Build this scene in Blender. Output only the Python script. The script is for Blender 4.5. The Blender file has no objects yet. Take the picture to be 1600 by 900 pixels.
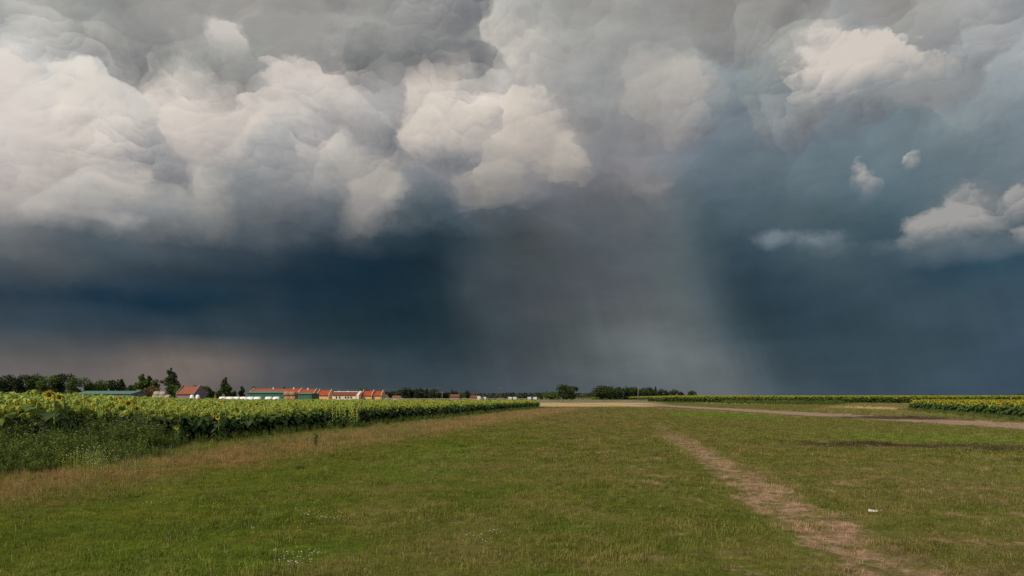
import bpy, bmesh, math, random
import numpy as np
from mathutils import Vector, Matrix

S = bpy.context.scene
COL = S.collection
F = 1067.0          # focal length in photo pixels (1600 wide)
HZ = 618.0          # horizon row of the photo
CH = 2.4            # eye height

# ------------------------------------------------------------------ camera
cam_d = bpy.data.cameras.new('camera')
cam = bpy.data.objects.new('camera', cam_d)
COL.objects.link(cam)
cam.location = (0, 0, CH)
cam.rotation_euler = (math.radians(90), 0, 0)
cam_d.sensor_width = 36
cam_d.lens = 36 * F / 1600
cam_d.shift_y = (HZ - 450) / 1600
cam_d.clip_start = 0.1
cam_d.clip_end = 20000
S.camera = cam

SUN_EL, SUN_AZ = 40.0, 222.0     # degrees; azimuth clockwise from the view direction (+Y)
sun_d = bpy.data.lights.new('sun', 'SUN')
sun_d.energy = 3.2
sun_d.angle = math.radians(0.6)
sun_d.color = (1.0, 0.90, 0.76)
sun = bpy.data.objects.new('sun', sun_d)
COL.objects.link(sun)
_el, _az = math.radians(SUN_EL), math.radians(SUN_AZ)
_to = Vector((math.sin(_az) * math.cos(_el), math.cos(_az) * math.cos(_el), math.sin(_el)))
sun.rotation_euler = _to.to_track_quat('Z', 'Y').to_euler()

S.view_settings.view_transform = 'Standard'
S.view_settings.look = 'None'
S.view_settings.exposure = 0.0
S.view_settings.gamma = 1.0
S.view_settings.use_curve_mapping = False
S.cycles.use_denoising = False
S.cycles.max_bounces = 5
S.cycles.diffuse_bounces = 2
S.cycles.transmission_bounces = 2
S.cycles.transparent_max_bounces = 4

# ------------------------------------------------------------------ node helpers
def lin(c):
    return c / 12.92 if c <= 0.04045 else ((c + 0.055) / 1.055) ** 2.4
def hexlin(h):
    return [lin(int(h[i:i + 2], 16) / 255) for i in (0, 2, 4)]

class NT:
    """small expression builder over a node tree; sockets or floats in, sockets out"""
    def __init__(s, tree):
        s.t = tree
    def n(s, kind, **kw):
        nd = s.t.nodes.new(kind)
        for k, v in kw.items():
            setattr(nd, k, v)
        return nd
    def put(s, nd, i, v):
        if v is None:
            return
        if isinstance(v, bpy.types.NodeSocket):
            s.t.links.new(v, nd.inputs[i])
        else:
            nd.inputs[i].default_value = v
    def m(s, op, a, b=None, c=None, clamp=False):
        nd = s.n('ShaderNodeMath', operation=op, use_clamp=clamp)
        s.put(nd, 0, a); s.put(nd, 1, b); s.put(nd, 2, c)
        return nd.outputs[0]
    def vm(s, op, a, b=None, scale=None):
        nd = s.n('ShaderNodeVectorMath', operation=op)
        s.put(nd, 0, a); s.put(nd, 1, b)
        if scale is not None:
            s.put(nd, 3, scale)
        return nd.outputs[1] if op in ('LENGTH', 'DOT_PRODUCT', 'DISTANCE') else nd.outputs[0]
    def xyz(s, a, b, c):
        nd = s.n('ShaderNodeCombineXYZ')
        s.put(nd, 0, a); s.put(nd, 1, b); s.put(nd, 2, c)
        return nd.outputs[0]
    def sep(s, v):
        nd = s.n('ShaderNodeSeparateXYZ'); s.put(nd, 0, v)
        return nd.outputs
    def noise(s, vec, scale, detail=4, rough=0.5, lac=2.0, dist=0.0, color=False, dim='3D'):
        nd = s.n('ShaderNodeTexNoise', noise_dimensions=dim)
        s.put(nd, 'Vector', vec); s.put(nd, 'Scale', scale); s.put(nd, 'Detail', detail)
        s.put(nd, 'Roughness', rough); s.put(nd, 'Lacunarity', lac); s.put(nd, 'Distortion', dist)
        return nd.outputs['Color' if color else 'Fac']
    def rng(s, v, a, b, c=0.0, d=1.0, smooth=False):
        nd = s.n('ShaderNodeMapRange', interpolation_type='SMOOTHSTEP' if smooth else 'LINEAR')
        s.put(nd, 0, v); s.put(nd, 1, a); s.put(nd, 2, b); s.put(nd, 3, c); s.put(nd, 4, d)
        return nd.outputs[0]
    def mix(s, f, a, b, blend='MIX'):
        nd = s.n('ShaderNodeMix', data_type='RGBA', blend_type=blend)
        s.put(nd, 0, f)
        for i, v in ((6, a), (7, b)):
            if isinstance(v, (tuple, list)):
                v = tuple(v[:3]) + (1.0,)
            s.put(nd, i, v)
        return nd.outputs[2]
    def mixf(s, f, a, b):
        nd = s.n('ShaderNodeMix', data_type='FLOAT')
        s.put(nd, 0, f); s.put(nd, 2, a); s.put(nd, 3, b)
        return nd.outputs[0]
    def ramp(s, f, stops, interp='LINEAR'):
        nd = s.n('ShaderNodeValToRGB')
        cr = nd.color_ramp; cr.interpolation = interp
        while len(cr.elements) > 1:
            cr.elements.remove(cr.elements[-1])
        cr.elements[0].position = stops[0][0]; cr.elements[0].color = stops[0][1]
        for p, c in stops[1:]:
            e = cr.elements.new(p); e.color = c
        s.put(nd, 0, f)
        return nd.outputs

# ------------------------------------------------------------------ sky
# colours of the storm sky on a lattice of bearings and heights above the horizon
SKY = {
10: "0:a9a9a5 60:9c9c98 110:969793 160:9a9c98 220:8c8e8b 250:9b9a96 300:a5a39e 350:a3a19c 410:b5b1ab 470:aaa6a0 520:989793 560:a09f9a 620:989995 680:a3a3a0 760:9a9c9b 800:a3a4a2 870:989895 930:a2a09c 1000:9d9c98 1070:9a9995 1130:8f8e8a 1200:9d9c98 1250:8c8b88 1300:a3a29e 1360:a09e9b 1400:8f8c88 1440:a19f9b 1500:aaa9a6 1560:a3a5a5 1600:9a9fa1",
50: "0:b8bab6 40:b3b4b0 75:c4c1ba 95:a9a9a4 120:9b9b96 170:aaa9a4 200:8a8b89 230:8c8d8b 270:a9a7a2 310:aba9a4 335:c3bfb8 370:bfbcb5 400:8e908e 450:8c8e8c 490:8f908e 520:aaa8a3 560:989895 610:9a9b98 680:9f9f9b 740:8f908f 775:b4b0aa 810:b9b5ae 860:a9a9a4 890:a0a19d 950:a3a49f 1000:a1a29f 1060:9c9d9a 1110:8f8e8b 1150:91908d 1200:a3a49f 1270:b1b0ab 1320:a5a5a1 1340:7c8990 1420:82898b 1445:aaaaa6 1480:8a9194 1520:a5a8a8 1600:9aa0a2",
90: "0:cfcbc6 30:c2c2bf 90:c0c0bd 150:cac6c0 195:a4a4a1 210:858785 250:949592 290:b0aea9 320:9d9e9b 370:a6a6a2 410:929492 440:b5b1aa 480:a5a39f 520:8b8c8b 540:8e8f8e 600:8c8d8c 650:707274 700:6d6f72 760:727476 780:a5a4a1 820:c9c2ba 860:b6b3ae 920:a3a4a1 980:a5a5a1 1040:a9a8a3 1075:9c9d9b 1100:8b9092 1150:8d8f8f 1200:86898a 1240:9b9c99 1265:c6c0b9 1330:c8c1ba 1400:bfbab3 1440:a5a5a1 1480:868e92 1530:a9aaa8 1600:a6a8a9",
130: "0:d2cac3 50:d0c9c2 70:c2c2c0 110:cfc9c2 140:c9c6c1 180:b9b9b7 210:cdc7c0 270:c6c1ba 320:aaaaa6 350:959895 400:979997 420:c7c1ba 470:d2c8c1 530:cfc6bf 560:bdb8b3 620:b4b2ae 660:cec5be 700:cdc4bc 745:9c9c9a 760:b2aeaa 800:bbb6b1 850:a3a4a1 900:9da09e 960:a3a4a1 1010:b3afa9 1070:b5b1ab 1095:a0a19f 1110:8a9093 1150:7e888d 1230:808a8e 1260:b4b1ac 1320:bab5af 1400:aaa8a4 1460:a5a3a0 1500:8b9295 1600:828d93",
170: "0:d2cbc6 60:d5ccc4 120:d6cdc4 180:cbc7c1 198:a9abab 210:cfc8c0 260:d6cdc4 310:d4cbc3 350:d9cfc5 420:cdc4bc 470:c0beba 500:b3b5b4 560:c3bdb8 600:b3b4b2 635:c9c2ba 670:d8cec3 720:d0c7be 760:cbc2bb 800:cec5bc 850:b4afaa 880:918f8e 930:8c8d8e 980:8b8c8d 1010:9f9b97 1060:a6a19c 1090:a19d99 1110:808a90 1160:7b868c 1200:8b8e90 1240:8d9193 1270:9b9997 1310:747f86 1400:6f7b81 1470:7f888d 1500:858d91 1600:7d888f",
210: "0:cfc7c2 60:cfc6bf 130:cfc6bd 200:c9c2bb 220:9fa2a2 240:a7a8a7 260:cbc3bb 350:cdc4bd 400:bcb7b2 430:9fa2a3 450:b2b2b0 520:c1bab4 540:a9a7a4 580:8e9190 615:979997 640:cbc2ba 700:cbc2b9 740:b9b2ac 775:c5bcb4 800:cdc3b8 860:c6bcb2 885:a39e99 910:868789 960:85868a 1010:88888b 1055:9b9895 1090:75808a 1130:6a7580 1200:6b757b 1300:6d7b84 1400:6b7980 1500:6c7a80 1600:76828a",
250: "0:c8bfba 60:c6bdb6 120:c9bfb8 180:c0bab4 220:aaa9a7 240:909496 270:adacaa 340:b5b1ad 400:8e9192 430:97989a 500:b9b3ad 555:aaa6a2 580:8e8f91 620:8b8c8e 650:96938f 690:85878a 750:83868a 790:a19c97 830:8f8c8c 880:c0b6aa 895:a59e97 915:828386 1000:808186 1050:747c84 1100:66757f 1200:68777f 1300:667780 1370:677880 1500:6a7981 1600:717e85",
290: "0:c2bab2 60:bab3ac 110:a4a3a1 165:a9a7a4 190:bdb5ad 225:a9a6a1 260:9b9b99 300:a9a6a2 340:a5a29e 370:83878a 430:85888a 480:8a8a8c 530:908f8d 560:a8a29b 600:a5a09a 625:7f8285 680:74797f 720:86868a 750:9a958f 800:8b8987 835:787a7e 880:696b71 930:696b71 1000:807d7f 1035:75777b 1060:5f6d77 1100:5c6b75 1200:576871 1280:5d6e77 1320:5c6d76 1400:576b75 1480:5d6f78 1600:66747c",
330: "0:a3a09d 60:a9a4a0 120:9f9c99 180:929394 240:86898b 300:8e8e8d 340:8f8e8d 370:6a7278 430:63696e 480:5f676d 520:4d5a64 540:8f8c88 580:8a8784 605:5f686e 660:525e66 720:46545e 770:525a60 800:4e575e 860:5f6268 900:5e6268 930:5a6165 970:5f646a 1010:5f666b 1060:5c666c 1100:4d5e68 1200:495b65 1300:465a63 1400:465c66 1470:5a6a72 1490:8b8c8c 1530:858788 1560:6c777c 1590:84878a 1600:80858a",
370: "0:585f66 60:565e65 120:515c63 180:4e5a61 240:565f65 300:4f595f 360:4c555d 430:4b545c 480:3e4a54 540:38454f 600:2b3c48 660:24353f 720:2d3c45 770:3c474d 820:43494d 860:50555a 890:4f565d 950:52595e 1000:565c62 1060:525d62 1110:42535b 1150:3b4e59 1200:485862 1230:4f5d66 1280:4b5b64 1350:3c525e 1400:40545f 1440:5a6870 1480:68737a 1540:66727a 1600:64707a",
410: "0:4b545b 60:535a5f 110:50585c 180:42505a 230:333f4a 300:293a46 380:213340 450:1d303d 520:172b39 600:172b38 680:1d2e38 720:35414a 780:424b50 850:495054 920:4e545a 1000:545b61 1060:505b5d 1110:44525a 1150:324553 1190:334754 1250:3b4f59 1300:47585f 1350:44565f 1400:3b505c 1450:2f4858 1500:2c4859 1560:35505f 1600:2f4b5b",
450: "0:2d3d4a 60:273846 150:223646 230:253745 300:2a3a46 400:273845 480:1c303e 560:172c3a 640:1d2f39 690:25343c 730:3b464c 800:414a50 850:495055 920:4f555b 1000:53595f 1050:545d5f 1100:46535a 1140:3a4a52 1180:2e404b 1250:304450 1300:354955 1400:3a4c58 1500:3c4e5a 1600:3b4f5d",
490: "0:33424d 60:33424e 120:2f3f4a 180:1e3444 250:142d3e 310:17303f 340:263742 430:2b3a44 460:1c303e 500:1f323d 560:20313b 640:1c303b 690:22323a 740:353f45 790:404950 850:4b5055 920:52595b 1000:575b5e 1050:585f60 1090:515b5e 1130:3f4d55 1170:2f404a 1250:2f424e 1350:32454f 1450:384b56 1600:3f515e",
530: "0:3f4b54 60:3e4b53 130:3e4a51 200:3c484f 260:3e4850 330:37444b 400:314048 480:2d3b43 560:24353d 640:22343e 700:26363d 750:323f45 800:3e484e 860:475053 920:555d5e 980:606667 1030:62696a 1070:5e6566 1110:535d61 1150:415059 1190:33454e 1250:31434d 1350:34464f 1450:394c56 1550:3b4e5a 1600:3e5060",
570: "0:6b6461 60:66615e 120:6a6461 150:5e5b5a 200:706762 260:7a6f68 330:746a64 390:645f5e 430:54555a 500:434b52 580:374349 660:33414a 730:364248 800:434b51 860:4d5457 920:545b5d 980:5f6669 1030:656b6d 1080:626869 1120:5c6365 1160:525c61 1200:43515a 1250:394a54 1350:364852 1450:3b4d56 1600:3d4f5f",
612: "0:6e6663 100:6b6461 200:706762 280:756a65 350:6a6461 410:545558 480:484f54 560:3f494e 640:3d484f 740:414b53 820:4a525a 900:525a61 980:575f63 1060:5c6467 1120:5d6466 1160:596164 1190:4d5a61 1230:43525b 1300:3e4d57 1400:3c4d58 1500:3b4d59 1600:3c4d5b",
}
_ys = sorted(SKY)
_xs = np.arange(0, 1601, 10.0)
_tab = []
for _y in _ys:
    _p = [t.split(':') for t in SKY[_y].split()]
    _px = [float(a) for a, b in _p]
    _c = np.array([hexlin(b) for a, b in _p])
    _tab.append(np.stack([np.interp(_xs, _px, _c[:, k]) for k in range(3)], 1))
_tab = np.array(_tab)
def sky_rgb(x, y):
    y = min(max(y, _ys[0]), _ys[-1]); x = min(max(x, 0), 1600)
    col = [np.interp(x, _xs, _tab[j][:, 0]) for j in (0,)]
    r = []
    for k in range(3):
        rows = [np.interp(x, _xs, _tab[j][:, k]) for j in range(len(_ys))]
        r.append(float(np.interp(y, _ys, rows)))
    return r

AZM = 0.665
world = bpy.data.worlds.new('World')
S.world = world
world.use_nodes = True
wt = world.node_tree
wt.nodes.clear()
W = NT(wt)
D = W.n('ShaderNodeTexCoord').outputs['Generated']
dx, dy, dz = W.sep(D)[:3]
az0 = W.m('ARCTAN2', dx, dy)
el0 = W.m('ARCSINE', W.m('MAXIMUM', dz, 0.0))
P = W.xyz(az0, W.m('MULTIPLY', el0, 1.3), 0.0)
# turbulence grows with height above the horizon; the rain and the far storm base stay smooth
turb = W.rng(el0, 0.06, 0.24, 0.10, 1.0, smooth=True)
w1 = W.noise(P, 7.0, 6, 0.58, color=True, dim='2D')
w2 = W.noise(W.vm('ADD', P, (3.1, 1.7, 5.2)), 26.0, 4, 0.6, color=True, dim='2D')
wv = W.vm('ADD', W.vm('MULTIPLY', W.vm('SUBTRACT', w1, (.5, .5, .5)), (.050, .042, 0)),
          W.vm('MULTIPLY', W.vm('SUBTRACT', w2, (.5, .5, .5)), (.020, .020, 0)))
wv = W.vm('SCALE', wv, scale=turb)
w3 = W.noise(P, 6.0, 3, 0.5, color=True, dim='2D')
PW = W.vm('ADD', P, W.vm('SCALE', W.vm('SUBTRACT', w3, (.5, .5, .5)), scale=0.105))
PW = W.vm('ADD', PW, W.vm('SCALE', W.vm('SUBTRACT', w2, (.5, .5, .5)), scale=0.022))
puffd = []
def puffs(k, off):
    """each cell is a rounded puff: bright on the side towards the sun, shaded below"""
    vo = W.n('ShaderNodeTexVoronoi', feature='SMOOTH_F1', voronoi_dimensions='2D')
    W.put(vo, 'Smoothness', 0.16)
    v = W.vm('ADD', PW, (off, off * .7, 0))
    W.put(vo, 'Vector', v); W.put(vo, 'Scale', k)
    d = W.vm('SUBTRACT', v, vo.outputs['Position'])
    puffd.append(d)
    return W.m('MULTIPLY', W.vm('DOT_PRODUCT', d, (-0.45, 0.90, 0.0)), k)
pf = W.m('ADD', W.m('MULTIPLY', puffs(6.5, 0.0), 0.50), W.m('ADD', W.m('MULTIPLY', puffs(15.0, 3.1), 0.30), W.m('ADD', W.m('MULTIPLY', puffs(34.0, 7.7), 0.18), W.m('MULTIPLY', puffs(72.0, 1.3), 0.10))))
pf = W.m('MULTIPLY', pf, W.rng(W.noise(P, 4.0, 3, 0.5, dim='2D'), 0.36, 0.62, 0.35, 1.2))
# the cloud outlines bulge with the same puffs
wv = W.vm('SUBTRACT', wv, W.vm('SCALE', W.vm('ADD', W.vm('SCALE', puffd[0], scale=0.10), W.vm('ADD', W.vm('SCALE', puffd[1], scale=0.22), W.vm('SCALE', puffd[2], scale=0.25))), scale=W.rng(el0, 0.17, 0.36, 0.0, 1.0, smooth=True)))
wx, wy, _ = W.sep(wv)[:3]
az = W.m('ADD', az0, wx)
el = W.m('ADD', el0, wy)
fl = W.m('DIVIDE', W.m('ADD', az, AZM), AZM, clamp=True)
fr = W.m('DIVIDE', az, AZM, clamp=True)
side = W.m('GREATER_THAN', az, 0.0)
rows = []
for y in reversed(_ys):
    e = math.atan((HZ - y) / F)
    def stops(a0):
        out = []
        for i in range(32):
            a = a0 + AZM * i / 31
            px = 800 + F * math.tan(a)
            py = HZ - F * math.tan(e) / math.cos(a)
            c = sky_rgb(px, py)
            lum = .3 * c[0] + .6 * c[1] + .1 * c[2]
            warm = c[2] / max(c[0], 1e-3)
            det = min(max((lum - .05) / .3, 0), 1) * min(max(1.9 - warm * .8, .12), 1)
            det *= min(max((e - .15) / .18, 0.0), 1)
            out.append((i / 31, (c[0], c[1], c[2], det)))
        return out
    L = W.ramp(fl, stops(-AZM)); R = W.ramp(fr, stops(0.0))
    rows.append((e, W.mix(side, L[0], R[0]), W.mixf(side, L[1], R[1])))
col, det = rows[0][1], rows[0][2]
for (ea, _, _), (eb, c, d) in zip(rows, rows[1:]):
    t = W.rng(el, ea, eb)
    col = W.mix(t, col, c); det = W.mixf(t, det, d)
# billows lit from the upper left: the relief of a puffy height field
OFF = (-0.012, 0.022, 0.0)
na = W.noise(P, 6.0, 6, 0.50, dim='2D')
nb = W.noise(W.vm('ADD', P, OFF), 6.0, 6, 0.50, dim='2D')
relief = W.m('MULTIPLY_ADD', pf, 0.46, W.m('MULTIPLY', W.m('SUBTRACT', na, nb), 0.55))
gain = W.m('MULTIPLY_ADD', W.m('MULTIPLY', relief, det), W.rng(el0, 0.36, 0.50, 2.0, 1.15, smooth=True), W.rng(el0, 0.40, 0.54, 1.0, 0.88))
gain = W.m('SMOOTH_MIN', W.m('SMOOTH_MAX', gain, 0.52, 0.25), 1.25, 0.25)
col = W.mix(1.0, col, W.xyz(gain, gain, W.m('POWER', gain, 0.85)), 'MULTIPLY')
# faint soft mottling and slanted rain streaks low down
st = W.noise(W.xyz(W.m('MULTIPLY_ADD', el0, 0.30, az0), W.m('MULTIPLY', el0, 0.10), 0.0), 34.0, 4, 0.65, dim='2D')
low = W.rng(el0, 0.08, 0.26, 1.0, 0.0, smooth=True)
sg = W.m('MULTIPLY_ADD', W.m('MULTIPLY', W.m('SUBTRACT', st, 0.5), low), 0.22, 1.0)
mott = W.noise(W.xyz(az0, W.m('MULTIPLY', el0, 2.6), 0.0), 9.0, 5, 0.55, dim='2D')
sg = W.m('MULTIPLY', sg, W.m('MULTIPLY_ADD', W.m('SUBTRACT', mott, 0.5), 0.42, 1.0))
col = W.mix(1.0, col, W.xyz(sg, sg, sg), 'MULTIPLY')

# right-hand edge of the rain curtain, leaning out towards the ground
def _a(px): return math.atan((px - 800) / F)
def _e(py): return math.atan((HZ - py) / F)
ed_ = W.rng(el0, _e(612), _e(520), _a(1196), _a(1150)); ed_ = W.m('ADD', ed_, W.rng(el0, _e(520), _e(340), 0.0, _a(1075) - _a(1150)))
ed_ = W.m('MULTIPLY_ADD', W.m('SUBTRACT', st, 0.5), 0.03, ed_)
ins = W.rng(W.m('SUBTRACT', az0, ed_), -0.035, 0.025, 1.0, 0.0, smooth=True)
ins = W.m('MULTIPLY', ins, W.rng(az0, _a(900), _a(1040), 0.0, 1.0, smooth=True))
fade = W.rng(el0, _e(440), _e(300), 1.0, 0.0, smooth=True)
lift = W.m('MULTIPLY_ADD', W.m('MULTIPLY', ins, fade), 0.12, 1.0)
outs = W.m('MULTIPLY', W.rng(W.m('SUBTRACT', az0, ed_), -0.01, 0.03, 0, 1, smooth=True), W.rng(W.m('SUBTRACT', az0, ed_), 0.03, 0.16, 1, 0, smooth=True))
lift = W.m('MULTIPLY', lift, W.m('MULTIPLY_ADD', W.m('MULTIPLY', outs, fade), -0.07, 1.0))
col = W.mix(1.0, col, W.xyz(lift, lift, lift), 'MULTIPLY')

# detached cumulus: unions of ellipses with a noisy rim, bright crown and a base that melts away
def px_dir(x, y):
    a = math.atan((x - 800) / F)
    return a, math.atan((HZ - y) / F * math.cos(a))
rim = W.noise(P, 24.0, 5, 0.62, dim='2D')
rimc = W.m('SUBTRACT', rim, 0.5)
pa = W.xyz(W.m('MULTIPLY_ADD', wx, 0.7, az0), W.m('MULTIPLY_ADD', wy, 0.7, el0), 0.0)
def cumulus(col, blobs, crown, base, y_top, y_bot, rough=1.3, soft=0.30, dens=1.0, melt=True):
    d = None
    for (x, y, rx, ry) in blobs:
        a, e = px_dir(x, y)
        ka = math.cos(a) ** 2 / F; ke = math.cos(a) / F
        q = W.vm('LENGTH', W.vm('DIVIDE', W.vm('SUBTRACT', pa, (a, e, 0)), (rx * ka, ry * ke, 1)))
        q = W.m('SUBTRACT', 1.0, q)
        d = q if d is None else W.m('SMOOTH_MAX', d, q, 0.25)
    xm = sum(b[0] for b in blobs) / len(blobs)
    et, eb = px_dir(xm, y_top)[1], px_dir(xm, y_bot)[1]
    hgt = W.rng(el0, eb, et)                       # 0 at the base, 1 at the crown
    d = W.m('MULTIPLY_ADD', rimc, rough, d)
    s = W.mixf(hgt, soft * 3.0, soft)
    al = W.m('DIVIDE', d, s, clamp=True)
    al = W.m('MULTIPLY', W.m('SMOOTH_MIN', al, 1.0, 0.2), dens, clamp=True)
    if melt:
        al = W.m('MULTIPLY', al, W.rng(hgt, -0.25, 0.45, 0.0, 1.0, smooth=True))
    lit = W.m('MULTIPLY_ADD', relief, 2.2, W.rng(hgt, 0.1, 0.9, 0.05, 0.9, smooth=True), clamp=True)
    cc = W.mix(lit, tuple(hexlin(base)), tuple(hexlin(crown)))
    return W.mix(al, col, cc)
col = cumulus(col, [(60, 200, 120, 90), (140, 180, 80, 64), (30, 130, 60, 40)], 'd9d0c8', 'c0b9b2', 95, 300, soft=.4, rough=1.0, dens=.5)
col = cumulus(col, [(300, 195, 95, 72), (262, 165, 55, 44), (355, 175, 80, 62)], 'dcd2c8', 'c0b8b1', 120, 290, soft=.28, rough=1.0, dens=.6)
col = cumulus(col, [(475, 150, 65, 60), (440, 115, 40, 32), (520, 150, 50, 48)], 'd3c9c1', 'b8b2ac', 90, 240, soft=.35, rough=1.0, dens=.6)
col = cumulus(col, [(675, 160, 52, 54), (645, 195, 40, 40), (725, 200, 55, 40)], 'dad0c5', 'b5aea7', 108, 250, soft=.25, rough=1.0, dens=.8)
col = cumulus(col, [(200, 292, 48, 26), (218, 280, 26, 18)], 'c6beb6', 'a7a4a0', 265, 318, soft=.3, dens=.85)
col = cumulus(col, [(765, 275, 50, 20), (795, 262, 32, 20)], 'b0aaa3', '8b8987', 250, 300, soft=.4, dens=.85)
col = cumulus(col, [(50, 330, 75, 22), (190, 345, 60, 14)], 'b8b2ac', '8a8b8b', 310, 365, soft=.5, dens=.8)
col = cumulus(col, [(250, 70, 80, 66), (320, 105, 90, 46), (370, 128, 56, 26), (215, 100, 46, 34), (460, 50, 76, 56)], '9a9996', '6f7273', 10, 150, soft=.4, rough=1.5, dens=.9, melt=False)
col = cumulus(col, [(350, 58, 38, 24), (380, 70, 24, 16)], 'cac5be', 'aeaca7', 35, 85, soft=.3, dens=.9)
col = cumulus(col, [(560, 95, 70, 40), (650, 96, 70, 34), (700, 84, 100, 46), (750, 92, 50, 32)], '7b7c7d', '505458', 30, 112, soft=.5, rough=1.0, dens=1.0, melt=False)
col = cumulus(col, [(1290, 112, 62, 46), (1345, 112, 80, 52), (1405, 116, 88, 46), (1470, 140, 76, 34), (1500, 150, 40, 24), (1270, 140, 40, 30)],
              'd2c9c0', '8d9193', 68, 168, soft=.22)
col = cumulus(col, [(1338, 278, 22, 22), (1355, 294, 24, 18), (1333, 268, 14, 16)], 'aaa6a4', '7b8287', 256, 314, soft=.5, rough=1.7, dens=.9)
col = cumulus(col, [(1423, 250, 18, 17), (1412, 243, 10, 9)], 'b0adaa', '7f868b', 236, 272, soft=.5, rough=1.9, dens=.9)
col = cumulus(col, [(1275, 296, 28, 10)], '7f878b', '66747b', 284, 306, soft=.7, rough=1.4, dens=.7)
col = cumulus(col, [(1497, 325, 34, 38), (1480, 350, 70, 38), (1540, 350, 60, 34), (1590, 330, 32, 40), (1440, 376, 50, 20), (1580, 372, 80, 32)],
              'a09e9c', '53626b', 300, 410, soft=.26)
col = cumulus(col, [(1270, 378, 52, 22), (1210, 372, 44, 20), (1330, 396, 76, 18), (1405, 388, 56, 20), (1450, 380, 40, 20)], '76828a', '4a5a62', 356, 415, soft=.7, dens=.85)
col = cumulus(col, [(1045, 180, 52, 34), (1062, 140, 40, 40), (1010, 110, 60, 40)], 'b2ada7', '8b8c8d', 70, 215, soft=.5, dens=.75)
col = cumulus(col, [(1195, 170, 34, 22), (1118, 150, 30, 26)], '979a9b', '78838a', 140, 196, soft=.6, dens=.7)
col = cumulus(col, [(850, 215, 44, 48), (820, 190, 50, 50), (868, 245, 28, 26), (800, 235, 50, 35)], 'd0c6ba', 'a29d97', 130, 285, soft=.35, dens=.85)
col = cumulus(col, [(575, 320, 48, 44), (600, 305, 40, 30)], 'b4aea6', '85858a', 270, 362, soft=.5, dens=.8)
col = cumulus(col, [(250, 470, 95, 26), (150, 458, 90, 18), (330, 462, 70, 18)], '22384a', '122c3d', 432, 496, soft=.45, rough=1.0, dens=.8, melt=False)
col = cumulus(col, [(560, 400, 130, 34), (450, 430, 120, 26), (640, 440, 90, 40)], '1c303d', '14293a', 360, 480, soft=.8, rough=1.1, dens=.55, melt=False)
col = cumulus(col, [(1018, 297, 28, 13)], '9d9896', '7b7c80', 282, 312, soft=.7, dens=.7)

# the rest of the sky (behind and above the camera): broken bright cloud over Nishita blue
sky = W.n('ShaderNodeTexSky', sky_type='NISHITA', sun_disc=False)
sky.sun_elevation = math.radians(SUN_EL); sky.sun_rotation = math.radians(SUN_AZ)
sky.air_density = 1.0; sky.dust_density = 1.5
bg_n = W.n('ShaderNodeBackground'); W.put(bg_n, 0, sky.outputs[0]); W.put(bg_n, 1, 0.10)
cl = W.rng(W.noise(P, 2.2, 8, 0.55), 0.38, 0.62, 0.0, 1.0, smooth=True)
bg_c = W.n('ShaderNodeBackground')
W.put(bg_c, 0, W.mix(cl, (0.42, 0.42, 0.42), (0.75, 0.72, 0.68))); W.put(bg_c, 1, 0.8)
back = W.n('ShaderNodeMixShader'); W.put(back, 0, W.m('MULTIPLY', cl, 0.75)); W.put(back, 1, bg_n.outputs[0]); W.put(back, 2, bg_c.outputs[0])
bg_s = W.n('ShaderNodeBackground'); W.put(bg_s, 0, col); W.put(bg_s, 1, 1.0)
aa = W.m('ABSOLUTE', az0)
front = W.m('MULTIPLY', W.rng(aa, 0.95, 1.5, 1.0, 0.0, smooth=True), W.rng(el0, 0.62, 0.95, 1.0, 0.0, smooth=True))
fin = W.n('ShaderNodeMixShader'); W.put(fin, 0, front); W.put(fin, 1, back.outputs[0]); W.put(fin, 2, bg_s.outputs[0])
out = W.n('ShaderNodeOutputWorld'); wt.links.new(fin.outputs[0], out.inputs[0])
world.cycles.sampling_method = 'MANUAL'
world.cycles.sample_map_resolution = 512

# ------------------------------------------------------------------ scene helpers
rnd = random.Random(7)
rng = np.random.default_rng(11)

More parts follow.
